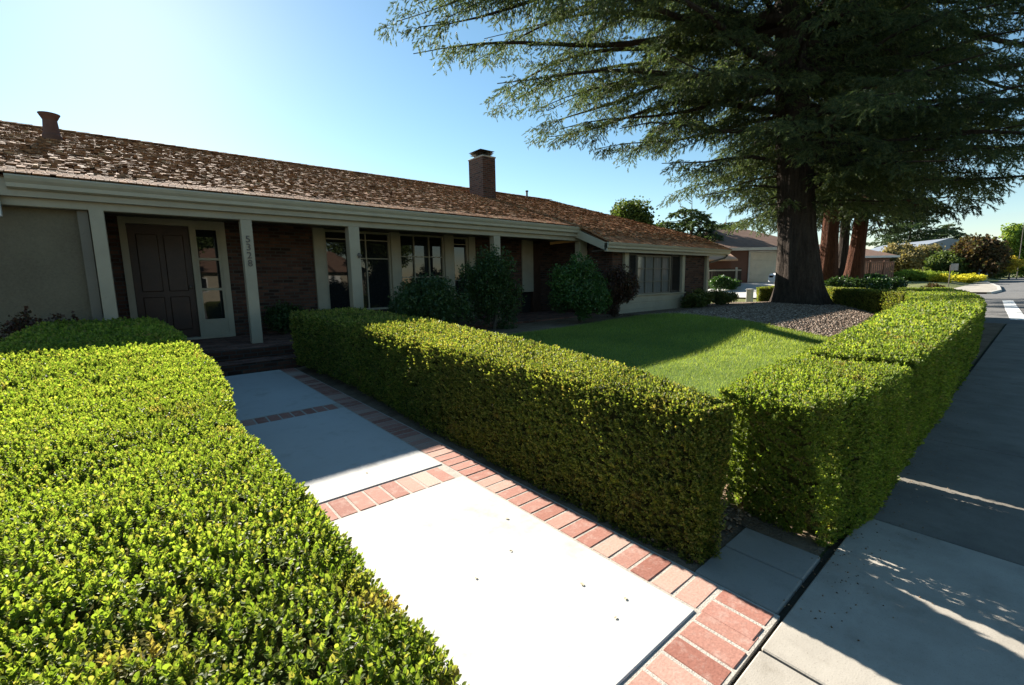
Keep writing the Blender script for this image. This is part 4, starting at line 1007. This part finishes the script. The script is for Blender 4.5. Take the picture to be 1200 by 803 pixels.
def tall(px, d, top_px, half_px, mat, name, label, leaf=.2, n=3500, cz=.6, seed=0, tr=.2, **k):
    b = at(px, d); hz = 329.5-(px-600)*.0192; h = (hz-top_px)*d/FPX + CAM_H - b.z; r = half_px*d/FPX
    return tree(name, b, h, (r, r), mat, label, leaf=leaf, n=n, crown_c=cz, seed=seed, trunk_r=tr, **k)
tall(1053, 52, 286, 22, 'tanleaf', 'olive_tree', 'dry tan bushy tree before the blue-grey house', .22, 2600, .5, 1)
tall(1085, 55, 287, 20, 'tanleaf', 'olive_tree', 'tan-green bushy tree in front of the blue house wall', .22, 2200, .5, 2)
tall(1143, 50, 277, 27, 'plumleaf', 'plum_tree', 'reddish dark tree in the middle of the street view', .24, 3200, .5, 3, .25)
tall(1112, 51, 297, 20, 'farleaf', 'broadleaf_tree', 'dark green bush beside the reddish tree', .24, 2200, .45, 4)
tall(1166, 75, 292, 20, 'farleaf', 'broadleaf_tree', 'green tree between the reddish tree and the bright one', .28, 1800, .5, 5)
tall(1204, 70, 258, 32, 'fargreen', 'broadleaf_tree', 'bright green tree at the right edge of the photo', .30, 4200, .5, 6, .3)
tall(1183, 58, 300, 9, 'yellowleaf', 'young_tree', 'small yellow-leaved young tree by the far kerb', .16, 700, .62, 7, .08)
for i, (px, d, rx_, hz_, m_, lab) in enumerate(((978, 19.6, .8, .38, 'azalea', 'dark mounded shrub just behind the cross hedge'), (996, 20.5, .95, .42, 'azalea', 'rounded dark shrub at the foot of the leaning redwood'), (1022, 26, 1.0, .40, 'camellia', 'mid-green shrub mound with sunlit top right of the redwoods'), (1043, 27, 1.1, .30, 'azalea', 'flat dark shrub beside the boulders'),
        (1062, 44, 1.7, .42, 'lime', 'lime-green mound left of the other lime one'), (1091, 44, 2.0, .42, 'lime', 'lime-green mound nearest the signpost'), (1095, 26, .6, .28, 'plumleaf', 'small dark reddish bush near the signpost foot'), (1160, 60, 2.0, .5, 'farleaf', 'olive shrub by the far sidewalk'))):
    shrub('mounded_shrub', at(px, d), (rx_, rx_*.8, hz_), m_, lab, leaf=.05+d*.0022, n=1000, seed=60+i, group='shrubs down the street')
shrub('flowering_groundcover', at(1104, 41), (1.2, .9, .30), 'yellowflower', 'small patch of yellow flowering ground cover left of the signpost', leaf=.12, n=900, seed=80)
shrub('flowering_groundcover', at(1134, 44), (2.5, 1.2, .34), 'yellowflower', 'long yellow flowering bed right of the signpost', leaf=.12, n=1700, seed=81)
for i, (px, d, s) in enumerate(((1010, 20.5, .30), (1020, 21.2, .22), (1001, 19.8, .2))):
    b = at(px, d); bm = bmesh.new(); bmesh.ops.create_icosphere(bm, subdivisions=3, radius=1)
    for v in bm.verts:
        f = 1+.16*math.sin(v.co.x*3.1+i*2)+.12*math.sin(v.co.y*4.3+i)+.08*math.sin(v.co.z*6+v.co.x*5); v.co = Vector((v.co.x*s*1.6*f, v.co.y*s*f, v.co.z*s*.75*f))
    me = bpy.data.meshes.new('boulder'); bm.to_mesh(me); bm.free(); o = link_mesh('boulder', me, M['boulder']); o.location = b+Vector((0, 0, s*.3)); o.rotation_euler = (0, 0, i*1.3)
    tag(o, ['grey boulder, largest of three behind the cross hedge', 'smaller grey boulder right of the large one', 'smallest grey boulder left of the large one'][i], 'boulder', 'boulders behind the cross hedge')
# sign post
b = at(1113, 33); sg = empty('street_sign', b, -YAW, 'small grey sign on a thin post by the far corner', 'sign')
MB().tube([(0, 0, -.2), (0, 0, 1.75)], .03, 8).build('pole', M['metal'], sg)
MB().box(.0, .58, -.02, .0, 1.35, 1.85).build('sign_board', M['boulder'], sg, .01)
# lamp pole far right
b = at(1192, 60); lp = empty('street_lamp', b, -YAW, 'thin dark street lamp pole against the bright green tree', 'lamp')
MB().tube([(0, 0, -.2), (0, 0, 3), (0, 0, 7.2)], [.06, .045, .035], 8).build('pole', M['metal'], lp)
MB().tube([(0, 0, 7.2), (.5, 0, 7.45), (1.0, 0, 7.5)], .035, 6).build('lamp_arm', M['metal'], lp)
MB().obox((1.2, 0, 7.48), (.55, .22, .12)).build('lamp_head', M['metal'], lp, .03)
# trees behind the house and the neighbour
def back_conifer(px, d, top_px, ll, label, seed, mat='needle2', z0=1.5):
    b = at(px, d); hz = 329.5-(px-600)*.0192; hgt = (hz-top_px)*d/FPX + CAM_H - b.z; g = random.Random(seed)
    tp_ = [Vector((0, 0, z)) for z in np.linspace(-.2, hgt, 8)]; tr_ = [max(.006, .3*(1-i/7)) for i in range(8)]
    lb = []; z = z0
    while z < hgt-.4:
        for k in range(3): lb.append((z+g.uniform(-.2, .2), k*2.1+z*1.7+g.uniform(-.5, .5), ll*(1-(z/hgt))**.75*g.uniform(.6, 1.15)+.4, g.uniform(-.05, .15), .05))
        z += .6
    return conifer('background_conifer', b, tp_, tr_, lb, mat, 'greybark', label, spray=.45, dens=.34, wd=.05, sec_len=2.4, droop=.4)
M['needle3'] = leafmat('far_needle', [(.04,.075,.04), (.06,.10,.045), (.09,.13,.06)], .25, .6, spec=.2, patch_scale=.4)
back_conifer(808, 36, 236, 5.0, 'green open conifer above the roof end, tallest there', 71, 'needle3')
back_conifer(848, 40, 255, 5.2, 'lower conifer between the roof end and the cedar trunk', 72, 'needle3')
back_conifer(1062, 78, 226, 9.0, 'big dark conifer rising behind the blue-grey house', 73, 'needle3', 3)
back_conifer(1105, 80, 262, 6.0, 'smaller conifer at the right of the big one behind the blue house', 74, 'needle3', 2)
tall(738, 34, 237, 28, 'farleaf', 'broadleaf_tree', 'olive-green round tree just above the roof hip', .17, 3600, .62, 8)
tall(765, 40, 262, 22, 'farleaf', 'broadleaf_tree', 'green tree partly hidden by the shake roof', .18, 2400, .6, 9)
tall(868, 60, 284, 24, 'farleaf', 'broadleaf_tree', 'distant tree over the neighbour roof', .25, 2000, .55, 10)
# far line of trees closing the street and the blocks behind
for i in range(16):
    px = 1130+i*7; tall(px, 120+10*(i % 3), 300-6*math.sin(i*1.7), 16, ('farleaf', 'plumleaf', 'farleaf')[i % 3], 'distant_tree', 'distant tree closing the end of the street', .5, 500, .5, 90+i, .25, group='distant trees at the end of the street')

# ================================================================== ACROSS THE STREET (seen in the window reflections)
os_ = empty('opposite_house', (9, -24, 0), math.pi, 'beige house across the street, seen in the window reflections', 'house')
MB().box(-9, 9, 0, 8, -.2, 2.6).build('wall', M['cream'], os_)
MB().add([(-9.6, -.6, 2.55), (9.6, -.6, 2.55), (9.6, 8.6, 2.55), (-9.6, 8.6, 2.55), (-7, 4, 4.8), (7, 4, 4.8)], [(0,1,5,4),(2,3,4,5),(1,2,5),(3,0,4),(0,3,2,1)]).build('roof', M['roofbrown'], os_)
MB().box(-6.5, -1.8, -.05, -.001, 0, 2.2).build('garage_door', M['white'], os_)
for x in (1, 4.5):
    f = MB().box(x, x+1.8, -.06, -.001, .9, 2.1).build('window', M['white'], os_); MB().box(x+.08, x+1.72, -.075, -.061, .98, 2.02).build('pane', M['glass'], f)
tree('street_tree', (2, -19, 0), 7, (3, 3), 'farleaf', 'leafy tree across the street, seen in the window reflections', leaf=.2, n=2500, seed=33)
tree('street_tree', (-3, -30, 0), 9, (4, 4), 'farleaf', 'tall leafy tree behind the left end of the opposite house', leaf=.25, n=3000, seed=35)
tree('street_tree', (10, -36, 0), 11, (7, 5), 'farleaf', 'broad tall tree rising behind the opposite house', leaf=.28, n=4000, seed=36)
tree('street_tree', (24, -34, 0), 10, (6, 5), 'farleaf', 'tall tree behind the right end of the opposite house', leaf=.28, n=3500, seed=37)
tree('street_tree', (19, -21, 0), 8, (3.4, 3.4), 'farleaf', 'larger leafy tree across the street near the opposite house', leaf=.2, n=2500, seed=34)
